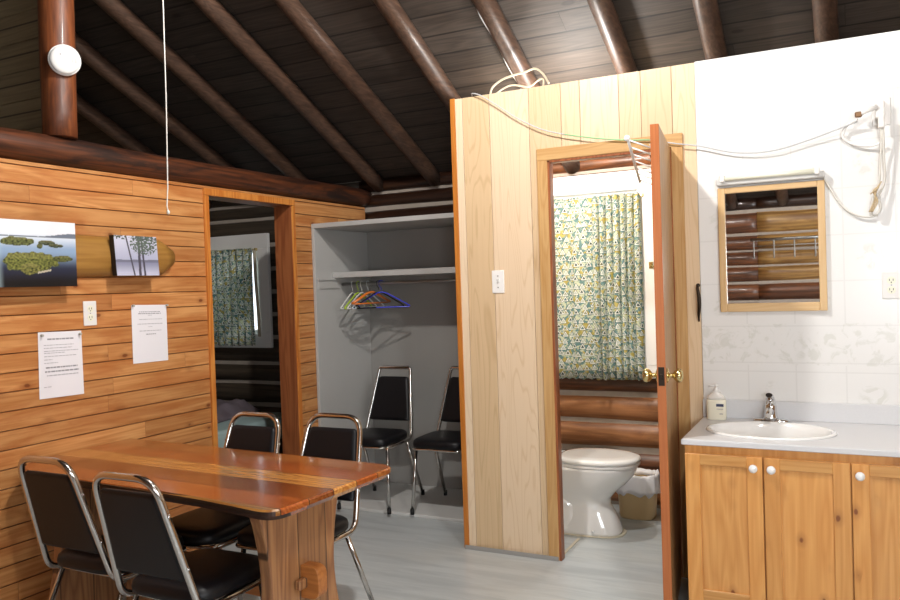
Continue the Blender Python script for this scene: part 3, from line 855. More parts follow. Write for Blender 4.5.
def hanger(kind, mat, label, x, ang, tilt=0, name='clothes_hanger'):
    root = thing(name, label, 'hanger', (x, RY, RZ), 'hangers on the closet rod', local=True, rotz=ang)
    root.rotation_euler = (0, tilt, ang)
    W = .2; D = -.165; Z0 = -.05
    hook = [(0, -.013 * math.cos(a) * 1 - 0, .0 + .0145 * math.sin(a) + .0) for a in [PI * k / 8 for k in range(-1, 9)]]
    # hook goes over the rod, then down
    P = [Vector((0, 1.15 * q[1] - 0, q[2])) for q in hook][::-1]
    P = [Vector((0, .0165 * math.cos(a), .0165 * math.sin(a))) for a in [PI * (-.15 + 1.1 * k / 10) for k in range(11)]]
    P += [Vector((0, -.012, -.02)), Vector((0, 0, -.036)), Vector((0, 0, Z0))]
    bm = B(); tube(bm, P, .0022 if kind != 'thin' else .0018, 8); obj('hook', bm, 'steel' if kind == 'wood' else mat, root)
    bm = B()
    if kind == 'wood':
        rr = fillet([(0, -W, D + .035), (0, 0, Z0), (0, W, D + .035)], .06, 8)
        tube(bm, rr, .012, 10, squash=.7)
    else:
        rr = fillet([(0, -W, D), (0, 0, Z0), (0, W, D)], [.03, .05, .03], 6, closed=True)
        tube(bm, rr, .0045, 8, closed=True)
        tube(bm, [(0, -W * .8, D + .02), (0, -W * .72, D + .004)], .003, 6)
    obj('shoulder_bar', bm, mat, root)
    if kind == 'wood':
        bm = B(); tube(bm, [(0, -W + .02, D + .03), (0, W - .02, D + .03)], .005, 8); obj('trouser_bar', bm, mat, root)
def hg(d): return math.radians(d)
hanger('plastic', 'hanger_white', 'leftmost white plastic hanger on the closet rod', -3.03, hg(8))
hanger('plastic', 'hanger_lime', 'lime green plastic hanger between two white ones on the closet rod', -2.985, hg(4))
hanger('plastic', 'hanger_white', 'white plastic hanger right of the lime green one', -2.955, hg(2))
hanger('plastic', 'hanger_clear', 'white plastic hanger just left of the orange wooden one', -2.905, hg(-2))
hanger('wood', 'hanger_orange', 'orange wooden hanger in the middle of the closet rod', -2.88, hg(-6))
hanger('plastic', 'hanger_black', 'black plastic hanger between orange and blue ones', -2.82, hg(-32))
hanger('plastic', 'hanger_blue', 'royal blue plastic hanger swung out at the right end of the row', -2.80, hg(-58))

# ------------------------------------------------------------------ chairs
def make_chair(round_top, label):
    root = thing('stacking_chair', label, 'chair', (0, 0, 0), 'black vinyl stacking chairs', local=True)
    zt = .86; tw = .134 if round_top else .117; bw = .176; yb, yt = -.15, -.285; rt = .075 if round_top else .022
    P = fillet([(-.165, .17, .405), (-bw, yb, .405), (-tw, yt, zt), (tw, yt, zt), (bw, yb, .405), (.165, .17, .405)], [0, .055, rt, rt, .055, 0], 7)
    bm = B(); tube(bm, P, .0122, 12); obj('back_frame', bm, 'chrome', root)
    # padded back
    def onb(z, x): t = (z - .405) / (zt - .405); return Vector((x, yb + (yt - yb) * t, z))
    def wid(z): t = (z - .405) / (zt - .405); return bw + (tw - bw) * t - .011
    nrm = Vector((0, -(zt - .405), (yt - yb))).normalized()
    za, zb = .515, (.81 if round_top else .80)
    rings = []
    for k, (ins, d) in enumerate(((.012, -.010), (.0, -.006), (0, .004), (.004, .012), (.02, .018))):
        ring = []
        c = .02
        for (sx, z) in ((-1, za), (1, za), (1, zb), (-1, zb)):
            for q in range(4):
                pass
        pts = [(-(wid(za) - ins), za + ins + c * .2), (-(wid(za) - ins) + c, za + ins), (wid(za) - ins - c, za + ins), (wid(za) - ins, za + ins + c * .2),
               (wid(zb) - ins, zb - ins - c), (wid(zb) - ins - c * .3, zb - ins - c * .3), (wid(zb) - ins - c, zb - ins), (-(wid(zb) - ins - c), zb - ins), (-(wid(zb) - ins - c * .3), zb - ins - c * .3), (-(wid(zb) - ins), zb - ins - c)]
        for (x, z) in pts: ring.append(onb(z, x) - nrm * d)
        rings.append(ring)
    bm = B(); loft(bm, rings, smooth=False); bo = obj('backrest', bm, 'vinyl', root, smooth=True)
    bo.modifiers.new('w', 'WEIGHTED_NORMAL')
    # seat
    bm = B(); rings = []
    for z, ins in ((.418, .012), (.424, .002), (.44, 0), (.458, .004), (.468, .016), (.474, .045), (.477, .09)):
        rings.append(sup(0, .035, .18 - ins, .19 - ins, z, 40, 5))
    loft(bm, rings); obj('seat', bm, 'vinyl', root, smooth=True)
    bm = B(); F = fillet([(-.155, -.12, .412), (.155, -.12, .412), (.166, .212, .412), (-.166, .212, .412)], .04, 5, closed=True)
    tube(bm, F, .008, 8, closed=True); obj('seat_frame', bm, 'chrome', root)
    for sx in (-1, 1):
        for kind in ('front', 'rear'):
            A, C = ((sx * .162, .155, .402), (sx * .182, .195, .012)) if kind == 'front' else ((sx * .168, -.095, .402), (sx * .186, -.275, .012))
            bm = B(); tube(bm, [A, C], .0108, 10); lg = obj('leg', bm, 'chrome', root)
            bm = B(); tube(bm, [Vector(C) + Vector((0, 0, .022)), Vector(C) + Vector((0, 0, -.0115))], .0128, 10); obj('rubber_foot', bm, 'rubber', lg)
        for z in (.56, .74):
            p = onb(z, sx * (wid(z) + .011)); bm = B(); lathe(bm, [(.006, .010), (.006, .0135), (.003, .0155)], (p.x, p.y, p.z), 10, 'x')
            if sx < 0:
                for v in bm.verts: v.co.x = 2 * p.x - v.co.x
            obj('bolt', bm, 'chrome_bright', root)
    return root
def put(root, x, y, deg, label=None, z=0):
    root.location = (x, y, z); root.rotation_euler = (0, 0, math.radians(deg))
    if label: root['label'] = label
CH = [(-2.46, 2.03, 0), (-2.0, 2.0, 0), (-2.5, 2.6, 180), (-2.1, 2.7, 180), (-2.83, 4.46, 180), (-2.31, 4.46, 180)]
CH = [(-2.54, 2.085, 0), (-2.045, 2.00, .5), (-2.455, 2.535, 180), (-2.06, 2.605, 180.5), (-2.775, 4.34, 183), (-2.262, 4.393, 181)]
c1 = make_chair(True, 'black and chrome chair nearest the pine wall, back to the camera')
c2 = copy_tree(c1); c3 = copy_tree(c1); c4 = copy_tree(c1)
c5 = make_chair(False, 'square-backed black chair at the left in the closet'); c6 = copy_tree(c5)
put(c1, *CH[0]); put(c2, *CH[1], 'black and chrome chair with its back to the camera, in front of the table middle')
put(c3, *CH[2], 'black and chrome chair behind the table in front of the bedroom doorway')
put(c4, *CH[3], 'black and chrome chair behind the right end of the table, near the closet')
put(c5, *CH[4], z=.02); put(c6, *CH[5], 'square-backed black chair half hidden by the edge of the plywood partition', .02)

# ------------------------------------------------------------------ table
r = thing('trestle_table', 'varnished plank trestle table standing end-on against the pine wall', 'table', (-2.355, 2.308, 0), local=True, rotz=math.radians(-3))
HL, HW, Z0, Z1 = .77, .324, .698, .74
def tout(ins, z, wav=0):
    pts = [(-HL, -HW + ins), (HL - ins, -HW + ins), (HL - ins, HW - ins), (-HL, HW - ins)]
    P = fillet([(x, y, z) for x, y in pts], [.30, .085, .07, 0], 10, closed=True)
    out = []
    for p in P: out.append(Vector((p.x, p.y + (wav * noise.noise(Vector((p.x * 3, 1, 1))) if p.y < 0 else 0), p.z)))
    # add points along the long edges
    res = []
    for a, b in zip(out, out[1:] + out[:1]):
        res.append(a)
        if (a - b).length > .5:
            for k in range(1, 16):
                q = a.lerp(b, k / 16)
                if q.y < 0 and abs(a.y - b.y) < .1: q.y += wav * noise.noise(Vector((q.x * 3, 1, 1))) * 1.0
                res.append(q)
    for q in res:
        if q.y < 0 and q.x > .2: q.y -= .045 * ((q.x - .2) / (HL - .2)) ** 1.5 * min(1, -q.y / .25)
    return res
bm = B(); loft(bm, [tout(.03, Z0, .02), tout(.012, Z0 + .006, .02), tout(.0, Z0 + .022, .012), tout(.0, Z1 - .006, .008), tout(.005, Z1, .008)], smooth=False)
bm.normal_update(); bmesh.ops.recalc_face_normals(bm, faces=bm.faces[:])
for f in bm.faces:
    c = f.calc_center_median()
    if c.y < -.2 and c.z < Z0 + .03 and f.normal.z < .5 and f.normal.x < .8 and len(f.verts) == 4: f.material_index = 1
obj('tabletop', bm, ['tabletop', 'live_edge'], r)
def trestle(x0, x1):
    bm = B(); rings = []
    for k in range(15):
        z = .07 + k / 14 * (Z0 - .07); t = (z - .43) / .27
        h = .168 + .05 * min(1.6, abs(t)) ** 1.8
        rings.append([Vector((x0, -.062 - h, z)), Vector((x1, -.062 - h, z)), Vector((x1, -.062 + h, z)), Vector((x0, -.062 + h, z))])
    loft(bm, rings, smooth=False); obj('trestle_leg', bm, 'table_leg', r, bevel=.006)
    bm = B(); box(bm, x0 - .02, x1 + .02, -.36, .20, 0, .07, .015, 2); obj('foot_beam', bm, 'table_leg', r)
trestle(.575, .625); trestle(-.56, -.51)
bm = B(); box(bm, -.51, .575, -.032, .002, .29, .395, .004, 1); obj('stretcher', bm, 'tenon', r)
bm = B(); rings = []
for y in (-.085, -.035):
    P = fillet([(.625, y, .35), (.705, y, .35), (.705, y, .465), (.625, y, .465)], [0, .055, .055, 0], 8, closed=True)
    rings.append(P)
loft(bm, rings, smooth=False); obj('through_tenon', bm, 'tenon', r, bevel=.003)
bm = B(); box(bm, .634, .656, -.125, .005, .39, .425, .004, 1); obj('wedge', bm, 'table_leg', r)

# ------------------------------------------------------------------ bathroom door
LX, LY = -.680, 3.185; HX, HY = -.757, YP - .02
dd = Vector((LX - HX, LY - HY, 0)); dlen = dd.length; ang = math.atan2(dd.y, dd.x)
r = bpy.data.objects.new('door_1', None); COL.objects.link(r); r.location = (HX, HY, 0); r.rotation_euler = (0, 0, ang); r['kind'] = 'structure'; OFF[r.name] = Vector((0, 0, 0))
bm = B(); box(bm, 0, dlen - .004, -.017, .017, .012, 2.04); obj('door_slab', bm, 'door_face', r)
bm = B(); box(bm, dlen - .004, dlen, -.0172, .0172, .012, 2.041, .001, 1); obj('door_edge', bm, 'door_edge', r, label='orange stained latch edge')
for s in (-1, 1):
    bm = B(); lathe(bm, [(.03, .017), (.029, .022), (.018, .026), (.010, .028), (.010, .042), (.018, .046), (.026, .054), (.029, .064), (.026, .074), (.014, .08), (.001, .081)], (dlen - .06, 0, 1.03), 24, 'y')
    if s < 0:
        for v in bm.verts: v.co.y = -v.co.y
    obj('door_knob', bm, 'brass', r)
bm = B(); box(bm, dlen - .0006, dlen + .0016, -.012, .012, .995, 1.07, .001, 1); box(bm, dlen, dlen + .009, -.006, .006, 1.02, 1.042, .002, 1); obj('latch_plate', bm, 'dark_metal', r)
for z in (.25, 1.05, 1.85):
    bm = B(); tube(bm, [(-.004, -.02, z - .04), (-.004, -.02, z + .04)], .006, 8); box(bm, -.004, .03, -.0185, -.017, z - .04, z + .04); obj('hinge', bm, 'dark_metal', r)
# white rack of pegs high on the door's inner face
ar = ang
r = thing('peg_rack', 'small white rack of slanting rods high on the inner side of the bathroom door', 'rack', (HX, HY, 0), local=True, rotz=ang)
bm = B(); tube(bm, [(dlen - .06, -.0215, 1.972), (dlen - .50, -.0215, 1.836)], .004, 8); obj('wall_rail', bm, 'white_plastic', r)
for k in range(7):
    x = dlen - .09 - k * .064; bm = B()
    tube(bm, [(x, -.022, 1.962 - k * .02), (x, -.112, 2.002 - k * .02)], .0035, 8); obj('rod', bm, 'white_plastic', r)
bm = B(); tube(bm, [(dlen - .06, -.114, 2.010), (dlen - .50, -.114, 1.875)], .006, 10); lathe(bm, [(.004, -.006), (.013, .0), (.013, .008), (.004, .014)], (dlen - .06, -.114, 2.004), 12, 'x'); obj('front_rail', bm, 'white_plastic', r)

# pull handle at the edge of the plywood
bm = B(); P = fillet([(-.632, YP - .002, 1.388), (-.632, YP - .03, 1.384), (-.622, YP - .045, 1.33), (-.622, YP - .045, 1.29), (-.630, YP - .02, 1.25), (-.632, YP - .004, 1.22)], .02, 5)
n = len(P); tube(bm, P, [.004 + .005 * math.sin(PI * i / (n - 1)) for i in range(n)], 10)
lathe(bm, [(.009, -.006), (.009, -.001)], (-.632, YP, 1.388), 12, 'y')
obj('pull_handle', bm, 'dark_metal', wall_part, label='small dark curved pull handle')

# light switch on the partition
r = thing('light_switch', 'white toggle light switch on the plywood partition', 'light switch', (-1.648, YP, 1.378))
bm = B(); box(bm, -1.683, -1.613, YP - .006, YP, 1.378, 1.498, .003, 2); obj('cover_plate', bm, 'white_plastic', r)
bm = B(); box(bm, -1.653, -1.643, YP - .016, YP - .006, 1.436, 1.452, .002, 1); split('toggle', bm, 'tube_grey', r)
bm = B(); [lathe(bm, [(.0035, -.0075), (.0035, -.006)], (-1.648, YP, z), 10, 'y') for z in (1.468, 1.408)]; split('screw', bm, 'steel', r)

# ------------------------------------------------------------------ mirror, strip lamp, plug, cords
r = thing('framed_mirror', 'rectangular wall mirror in a light wood frame above the sink', 'mirror', (-.31, YP, 1.262))
mx0, mx1, mz0, mz1 = -.531, -.087, 1.262, 1.829; yw = YP - .004; fw = .03
bm = B(); box(bm, mx0, mx0 + fw, yw - .022, yw, mz0, mz1); box(bm, mx1 - fw, mx1, yw - .022, yw, mz0, mz1); split('side_rail', bm, 'mirror_frame', r, bevel=.003)
bm = B(); box(bm, mx0 + fw, mx1 - fw, yw - .0218, yw, mz0, mz0 + fw + .008); box(bm, mx0 + fw, mx1 - fw, yw - .0218, yw, mz1 - fw + .004, mz1); split('cross_rail', bm, 'mirror_frame_h', r, bevel=.003)
bm = B(); box(bm, mx0 + fw - .005, mx1 - fw + .005, yw - .01, yw - .004, mz0 + .02, mz1 - .015); obj('mirror_glass', bm, 'mirror', r)
r = thing('strip_lamp', 'slim white strip lamp mounted on the wall just above the mirror', 'lamp', (-.31, YP, 1.835))
bm = B(); box(bm, -.535, -.085, yw - .04, yw, 1.838, 1.868, .004, 1); obj('lamp_housing', bm, 'tube_grey', r)
bm = B(); tube(bm, [(-.5, yw - .045, 1.868), (-.12, yw - .045, 1.868)], .011, 12); obj('lamp_tube', bm, 'tube_cream', r)
bm = B(); box(bm, -.515, -.495, yw - .06, yw - .03, 1.852, 1.884, .003, 1); box(bm, -.125, -.105, yw - .06, yw - .03, 1.852, 1.884, .003, 1); split('tube_holder', bm, 'white_plastic', r)

def cat(pts, n=8):
    P = [Vector(p) for p in pts]; P = [P[0] * 2 - P[1]] + P + [P[-1] * 2 - P[-2]]; out = []
    for i in range(1, len(P) - 2):
        for k in range(n):
            t = k / n; a, b, c, d = P[i - 1:i + 3]
            out.append(.5 * ((2 * b) + (c - a) * t + (2 * a - 5 * b + 4 * c - d) * t * t + (3 * b - a - 3 * c + d) * t ** 3))
    return out + [P[-2]]
yc = YP - .03
r = thing('sagging_cord', 'thin cord sagging across plywood and white panel from the partition top to the plug', 'cord', (-.85, YP, 1.97))
bm = B(); tube(bm, cat([(-1.775, YP + .02, 2.434), (-1.755, yc + .01, 2.436), (-1.70, yc, 2.415), (-1.6, yc, 2.345), (-1.5, yc, 2.272), (-1.37, yc, 2.20), (-1.25, yc, 2.160)]), .003, 8); obj('cord_left_part', bm, 'cord_grey', r)
bm = B(); tube(bm, cat([(-1.25, yc, 2.160), (-1.1, yc, 2.125), (-.95, yc, 2.098), (-.83, yc, 2.085)]), .0032, 8); obj('cord_green_part', bm, 'cord_green', r, label='pale green middle length')
bm = B(); tube(bm, cat([(-.83, yc, 2.085), (-.70, yc, 2.052), (-.606, yc, 2.032), (-.45, yc, 1.985), (-.3, yc, 1.975), (-.15, yc, 2.005), (.045, yc - .02, 2.06)]), .003, 8); obj('cord_right_part', bm, 'cord_grey', r)

r = thing('plug_adapter', 'white plug adapter with cords in an outlet at the upper right edge', 'plug', (.12, YP, 2.0))
bm = B(); box(bm, .10, .17, yw - .006, yw, 2.04, 2.155, .003, 1); obj('outlet_plate', bm, 'white_plastic', r)
bm = B(); box(bm, .112, .148, yw - .045, yw - .006, 2.065, 2.14, .008, 2); obj('adapter_body', bm, 'white_plastic', r)
bm = B(); box(bm, .12, .145, yw - .07, yw - .04, 2.02, 2.075, .006, 2); obj('white_plug', bm, 'white_plastic', r)
bm = B(); tube(bm, [(.055, yw - .055, 2.088), (.075, yw - .055, 2.098), (.12, yw - .045, 2.112)], .010, 10); obj('cord_plug', bm, 'white_plastic', r)
bm = B(); box(bm, .035, .062, yw - .066, yw - .044, 2.075, 2.098, .004, 1); obj('connector', bm, 'brown_metal', r)
bm = B(); tube(bm, cat([(.045, yw - .055, 2.068), (.0, yw - .03, 2.045), (-.01, yw - .02, 2.0), (.04, yw - .02, 1.965), (.10, yw - .03, 1.955), (.13, yw - .03, 1.965)]), .006, 8); obj('adapter_cord', bm, 'white_plastic', r)

bm = B()
tube(bm, cat([(-.095, yw - .02, 1.85), (-.07, yw - .012, 1.80), (-.02, yw - .012, 1.71), (.04, yw - .02, 1.665), (.10, yw - .015, 1.66), (.125, yw - .015, 1.70), (.10, yw - .02, 1.76)]), .0045, 8)
tube(bm, cat([(.132, yw - .055, 2.03), (.13, yw - .04, 1.95), (.125, yw - .03, 1.88), (.12, yw - .03, 1.80), (.10, yw - .03, 1.74), (.085, yw - .03, 1.68)]), .0045, 8)
tube(bm, cat([(.138, yw - .055, 2.03), (.14, yw - .04, 1.9), (.14, yw - .03, 1.80), (.105, yw - .045, 1.72), (.09, yw - .04, 1.67), (.11, yw - .03, 1.66)]), .0045, 8)
r = tag(obj('lamp_cord', bm, 'cord_white'), 'white lamp cord hanging from the plug and looping to the strip lamp', 'cord')
bm = B()
for k in range(3):
    o = k * .006; tube(bm, cat([(.128 - o, yw - .05, 1.80 - .01 * k), (.108 - o, yw - .055, 1.76), (.10 + o, yw - .05, 1.72), (.08 + o, yw - .055, 1.675)]), .0028, 6)
tube(bm, cat([(.085, yw - .055, 1.75), (.10, yw - .06, 1.76), (.118, yw - .055, 1.775)]), .0025, 6)
tag(obj('cord_bundle', bm, 'twist'), 'bundle of folded cord tied with tan twist tie below the plug', 'cord bundle')

# cables over the top of the partition
bm = B(); tube(bm, cat([(-1.675, 3.84, 2.41), (-1.665, 3.86, 2.47), (-1.595, 3.87, 2.51), (-1.495, 3.89, 2.53), (-1.435, 3.89, 2.54), (-1.385, 3.87, 2.50), (-1.345, 3.84, 2.44)]), .0055, 8)
tube(bm, cat([(-1.675, 3.84, 2.41), (-1.575, 3.88, 2.47), (-1.475, 3.90, 2.455), (-1.415, 3.89, 2.48), (-1.385, 3.87, 2.47), (-1.375, 3.84, 2.43)]), .0045, 8)
tag(obj('cable_loop', bm, 'cord_tan'), 'cream cable loops sticking up over the top edge of the plywood', 'cable')
bm = B(); tube(bm, cat([(-1.57, 3.35, 2.89), (-1.591, 3.486, 2.825), (-1.611, 3.605, 2.767), (-1.606, 3.724, 2.709), (-1.594, 3.808, 2.668), (-1.611, 3.911, 2.618), (-1.612, 4.023, 2.563), (-1.607, 4.109, 2.521), (-1.58, 4.12, 2.44), (-1.55, 4.0, 2.40), (-1.54, 3.87, 2.39)]), .005, 8)
tag(obj('rafter_cable', bm, 'cord_grey'), 'pale cable running along a rafter down to the plywood top', 'cable')

# ------------------------------------------------------------------ vanity
VX0, VX1, VY = -.612, 1.29, 3.27
r = thing('vanity_cabinet', 'knotty pine vanity cabinet under the grey counter', 'cabinet', (.34, 3.54, 0))
CB = .10
bm = B()
box(bm, VX0, VX0 + .018, VY, YP - .006, CB, .749); box(bm, VX1 - .018, VX1, VY, YP - .006, CB, .749); box(bm, VX0 + .018, VX1 - .018, VY, YP - .006, CB, CB + .018)
box(bm, VX0 + .018, VX1 - .018, YP - .014, YP - .006, CB + .018, .749); box(bm, VX0 + .018, VX1 - .018, VY, VY + .018, .70, .749)
for x in (-.315, -.011, .2925, .5975, .9025): box(bm, x - .02, x + .02, VY, VY + .018, CB + .018, .70)
obj('cabinet_body', bm, 'cab', r)
bm = B(); box(bm, VX0 + .01, VX1, VY + .06, YP - .006, 0, CB); obj('toe_kick', bm, 'bed_wood', r)
ds = [(-.610, -.3175), (-.3125, -.0135), (-.0085, .29), (.295, .595), (.60, .90), (.905, 1.285)]
knobs = [-.349, -.284, .019, .56, .64, 1.24]
for i, ((a, b), kx) in enumerate(zip(ds, knobs)):
    z0, z1 = CB + .01, .716; y0, y1 = VY - .02, VY - .001; s = .058
    bm = B(); box(bm, a, a + s, y0, y1, z0, z1, .0015, 1); box(bm, b - s, b, y0, y1, z0, z1, .0015, 1)
    dr = obj('cabinet_door', bm, 'cab' if i != 1 else 'cab2', r)
    bm = B(); box(bm, a + s, b - s, y0, y1, z1 - s * .75, z1, .0015, 1); box(bm, a + s, b - s, y0, y1, z0, z0 + s, .0015, 1); split('door_rail', bm, 'cab_h', dr)
    bm = B(); box(bm, a + s, b - s, y0 + .009, y1 - .001, z0 + s, z1 - s * .75); obj('door_panel', bm, 'cab2' if i != 1 else 'cab', dr)
    bm = B(); lathe(bm, [(.007, 0), (.006, -.012), (.012, -.015), (.0165, -.020), (.016, -.027), (.010, -.031), (.001, -.032)], (kx, y0, .676), 20, 'y'); obj('knob', bm, 'ceramic', dr)

SC = (-.31, 3.50); SR = (.245, .185)
CX0, CX1, CY0, CY1, ZT0, ZT1 = -.622, XR - .002, 3.245, YP - .005, .750, .775
r = thing('countertop', 'light grey speckled countertop with a low backsplash over the pine vanity', 'countertop', (.34, 3.54, .75))
bm = B(); N = 72
def rect_pt(a, x0, x1, y0, y1):
    c, s = math.cos(a), math.sin(a); ts = []
    if c > 1e-9: ts.append((x1 - SC[0]) / c)
    if c < -1e-9: ts.append((x0 - SC[0]) / c)
    if s > 1e-9: ts.append((y1 - SC[1]) / s)
    if s < -1e-9: ts.append((y0 - SC[1]) / s)
    t = min(ts); return (SC[0] + c * t, SC[1] + s * t)
angs = sorted(set([2 * PI * k / N for k in range(N)] + [math.atan2(y - SC[1], x - SC[0]) % (2 * PI) for x in (CX0, CX1) for y in (CY0, CY1)]))
hole = lambda a, k, z: Vector((SC[0] + math.cos(a) * SR[0] * k, SC[1] + math.sin(a) * SR[1] * k, z))
def rr(ins, z): return [Vector((*rect_pt(a, CX0 + ins, CX1 - ins, CY0 + ins, CY1), z)) for a in angs]
loft(bm, [[hole(a, .95, ZT0) for a in angs], [hole(a, .95, ZT1) for a in angs], rr(.006, ZT1), rr(.0015, ZT1 - .002), rr(0, ZT1 - .006), rr(0, ZT0 + .003), rr(.004, ZT0), [hole(a, .95, ZT0) for a in angs]], False, False, smooth=False)
obj('counter_slab', bm, 'countertop', r)
bm = B(); box(bm, CX0 - .0, CX1, YP - .026, YP - .005, ZT1, .858, .002, 1); obj('backsplash', bm, 'countertop', r)
bm = B()
prof = [(1.03, .0005), (1.035, .004), (1.02, .009), (.985, .010), (.95, .006), (.90, -.02), (.82, -.07), (.65, -.115), (.4, -.135), (.1, -.14), (.09, -.145), (.11, -.150), (.66, -.125), (.84, -.078), (.93, -.02), (.94, -.001)]
loft(bm, [[hole(2 * PI * k / 64, p, ZT1 + h) for k in range(64)] for p, h in prof] , False, False)
o = tag(obj('sink_basin', bm, 'ceramic'), 'oval white drop-in basin set in the grey countertop', 'sink')
# faucet
fx, fy, fz = -.325, 3.765 - .02, ZT1 + .0005
r = thing('faucet', 'chrome single-lever faucet behind the oval basin', 'faucet', (fx, fy, fz))
bm = B(); loft(bm, [sup(fx, fy, a, b, fz + h, 32, 2.6) for a, b, h in ((.075, .026, 0), (.076, .027, .004), (.072, .024, .010), (.055, .019, .014))]); obj('base_plate', bm, 'chrome_bright', r)
bm = B(); lathe(bm, [(.034, .010), (.029, .022), (.0255, .05), (.025, .07), (.022, .078), (.001, .081)], (fx, fy, fz), 24); obj('body', bm, 'chrome_bright', r)
bm = B(); P = cat([(fx, fy - .012, fz + .04), (fx, fy - .045, fz + .055), (fx, fy - .085, fz + .055), (fx, fy - .108, fz + .042)]); tube(bm, P, [.017 - .004 * i / len(P) for i in range(len(P))], 14); obj('spout', bm, 'chrome_bright', r)
bm = B(); P = cat([(fx, fy + .004, fz + .075), (fx, fy - .002, fz + .096), (fx, fy - .02, fz + .113), (fx, fy - .055, fz + .124)]); n = len(P)
tube(bm, P, [.023 - .009 * i / n for i in range(n)], 14, squash=.7); obj('lever', bm, 'chrome_bright', r)
# soap dispenser
sx, sy, sz = -.553, 3.735, ZT1 + .0005
r = thing('soap_dispenser', 'clear pump bottle of white liquid soap at the left end of the counter', 'soap dispenser', (sx, sy, sz))
bm = B(); loft(bm, [sup(sx, sy, a, b, sz + h, 28, 2.8) for a, b, h in ((.040, .022, 0), (.043, .025, .004), (.043, .025, .085), (.041, .024, .092))]); obj('bottle', bm, 'soap', r)
bm = B(); loft(bm, [sup(sx, sy, a, b, sz + h, 28, 2.5) for a, b, h in ((.041, .024, .092), (.037, .022, .107), (.018, .015, .122), (.014, .013, .126))]); obj('bottle_shoulder', bm, 'soap_clear', r)
bm = B(); lathe(bm, [(.014, .122), (.014, .134), (.006, .136), (.006, .150), (.010, .152), (.010, .160), (.001, .162)], (sx, sy, sz), 16); tube(bm, [(sx, sy, sz + .155), (sx - .028, sy - .012, sz + .152)], .0045, 8); obj('pump', bm, 'white_plastic', r)
bm = B(); box(bm, sx + .002, sx + .034, sy - .0265, sy - .0235, sz + .062, sz + .074); box(bm, sx + .004, sx + .032, sy - .0263, sy - .0238, sz + .050, sz + .0512); box(bm, sx + .016, sx + .030, sy - .0263, sy - .0238, sz + .028, sz + .030); obj('bottle_label', bm, 'label_navy', r)

# ------------------------------------------------------------------ toilet
TY = 4.34
r = thing('toilet', 'white ceramic toilet with closed lid seen side-on through the bathroom doorway', 'toilet', (-1.45, TY, 0))
tx = -1.065      # front tip
bm = B(); rings = []
# z, front x, back x, half width, exponent
for z, xf, xb, hw, e in ((0, -1.170, -1.80, .115, 3), (.02, -1.168, -1.80, .117, 3), (.06, -1.182, -1.80, .112, 2.8), (.12, -1.205, -1.79, .100, 2.6), (.165, -1.232, -1.78, .094, 2.5), (.20, -1.23, -1.76, .104, 2.4),
                      (.24, -1.195, -1.72, .125, 2.3), (.29, -1.135, -1.68, .150, 2.3), (.34, -1.092, -1.66, .172, 2.3), (.375, -1.078, -1.65, .181, 2.3), (.392, -1.074, -1.65, .183, 2.3)):
    rings.append(sup((xf + xb) / 2 + .06, TY, (xf - xb) / 2 - .06, hw, z, 40, e, (xf - xb) / 2 + .06))
loft(bm, rings); obj('bowl', bm, 'ceramic', r)
bm = B(); loft(bm, [sup(-1.56, TY, rx, hw, z, 36, 2.8) for z, rx, hw in ((0, .215, .121), (.03, .215, .122), (.10, .205, .120), (.16, .185, .116), (.21, .155, .108), (.245, .12, .09), (.26, .08, .06))])
obj('trap_bulge', bm, 'ceramic', r)
bm = B()
loft(bm, [sup(-1.32, TY, .26 - i, .187 - i, z, 48, 2.3, .20 - i) for z, i in ((.392, .006), (.396, 0), (.408, 0), (.412, .005))]); obj('seat_ring', bm, 'ceramic', r)
bm = B()
loft(bm, [sup(-1.32, TY, .262 - i, .19 - i, z, 48, 2.3, .20 - i) for z, i in ((.413, .005), (.416, 0), (.430, 0), (.438, .008), (.442, .03), (.444, .08))]); obj('lid', bm, 'ceramic', r)
bm = B(); box(bm, -1.545, -1.50, TY - .10, TY + .10, .392, .43, .006, 2); obj('lid_hinge', bm, 'ceramic', r)
bm = B(); box(bm, -1.852, -1.655, TY - .22, TY + .22, .38, .74, .02, 3); obj('tank', bm, 'ceramic', r)
bm = B(); box(bm, -1.853, -1.645, TY - .23, TY + .23, .741, .775, .01, 2); obj('tank_lid', bm, 'ceramic', r)
bm = B(); lathe(bm, [(.009, -.118), (.009, -.125), (.001, -.128)], (-1.30, TY, .035), 12, 'y'); obj('bolt_cap', bm, 'ceramic', r)
bm = B(); rg = sup(-1.335 - .15 + .06, TY, .275, .127, .0, 48, 3, .40)
rg2 = [Vector((p.x, p.y, .006)) for p in rg]; loft(bm, [rg, rg2]); obj('floor_seal', bm, 'caulk', r)

# waste bin
wx, wy = -1.165, 4.70
r = thing('waste_bin', 'beige oval waste bin lined with a white bag beside the toilet', 'waste bin', (wx, wy, 0))
bm = B(); loft(bm, [sup(wx, wy, a, b, z, 40, 3.2) for a, b, z in ((.098, .075, 0), (.104, .08, .01), (.118, .092, .24), (.118, .092, .25), (.110, .084, .25), (.10, .076, .02))], True, True); obj('bin_body', bm, 'bin', r)
bm = B(); rings = []
for a, z, w in ((.10, .235, 0), (.108, .262, .002), (.121, .270, .004), (.127, .255, .006), (.129, .22, .008), (.130, .18, .010), (.131, .152, .010)):
    ring = sup(wx, wy, a, a * .79, z, 80, 3.0)
    for k, p in enumerate(ring):
        nn = noise.noise(Vector((k * .31, z * 22, 2))); d = (p - Vector((wx, wy, z))).normalized()
        p += d * w * (nn + .4); p.z += nn * (.03 if z < .2 else .012)
    rings.append(ring)
loft(bm, rings, False, False); o = obj('bin_bag', bm, 'bag', r); md = o.modifiers.new('t', 'SOLIDIFY'); md.thickness = .001

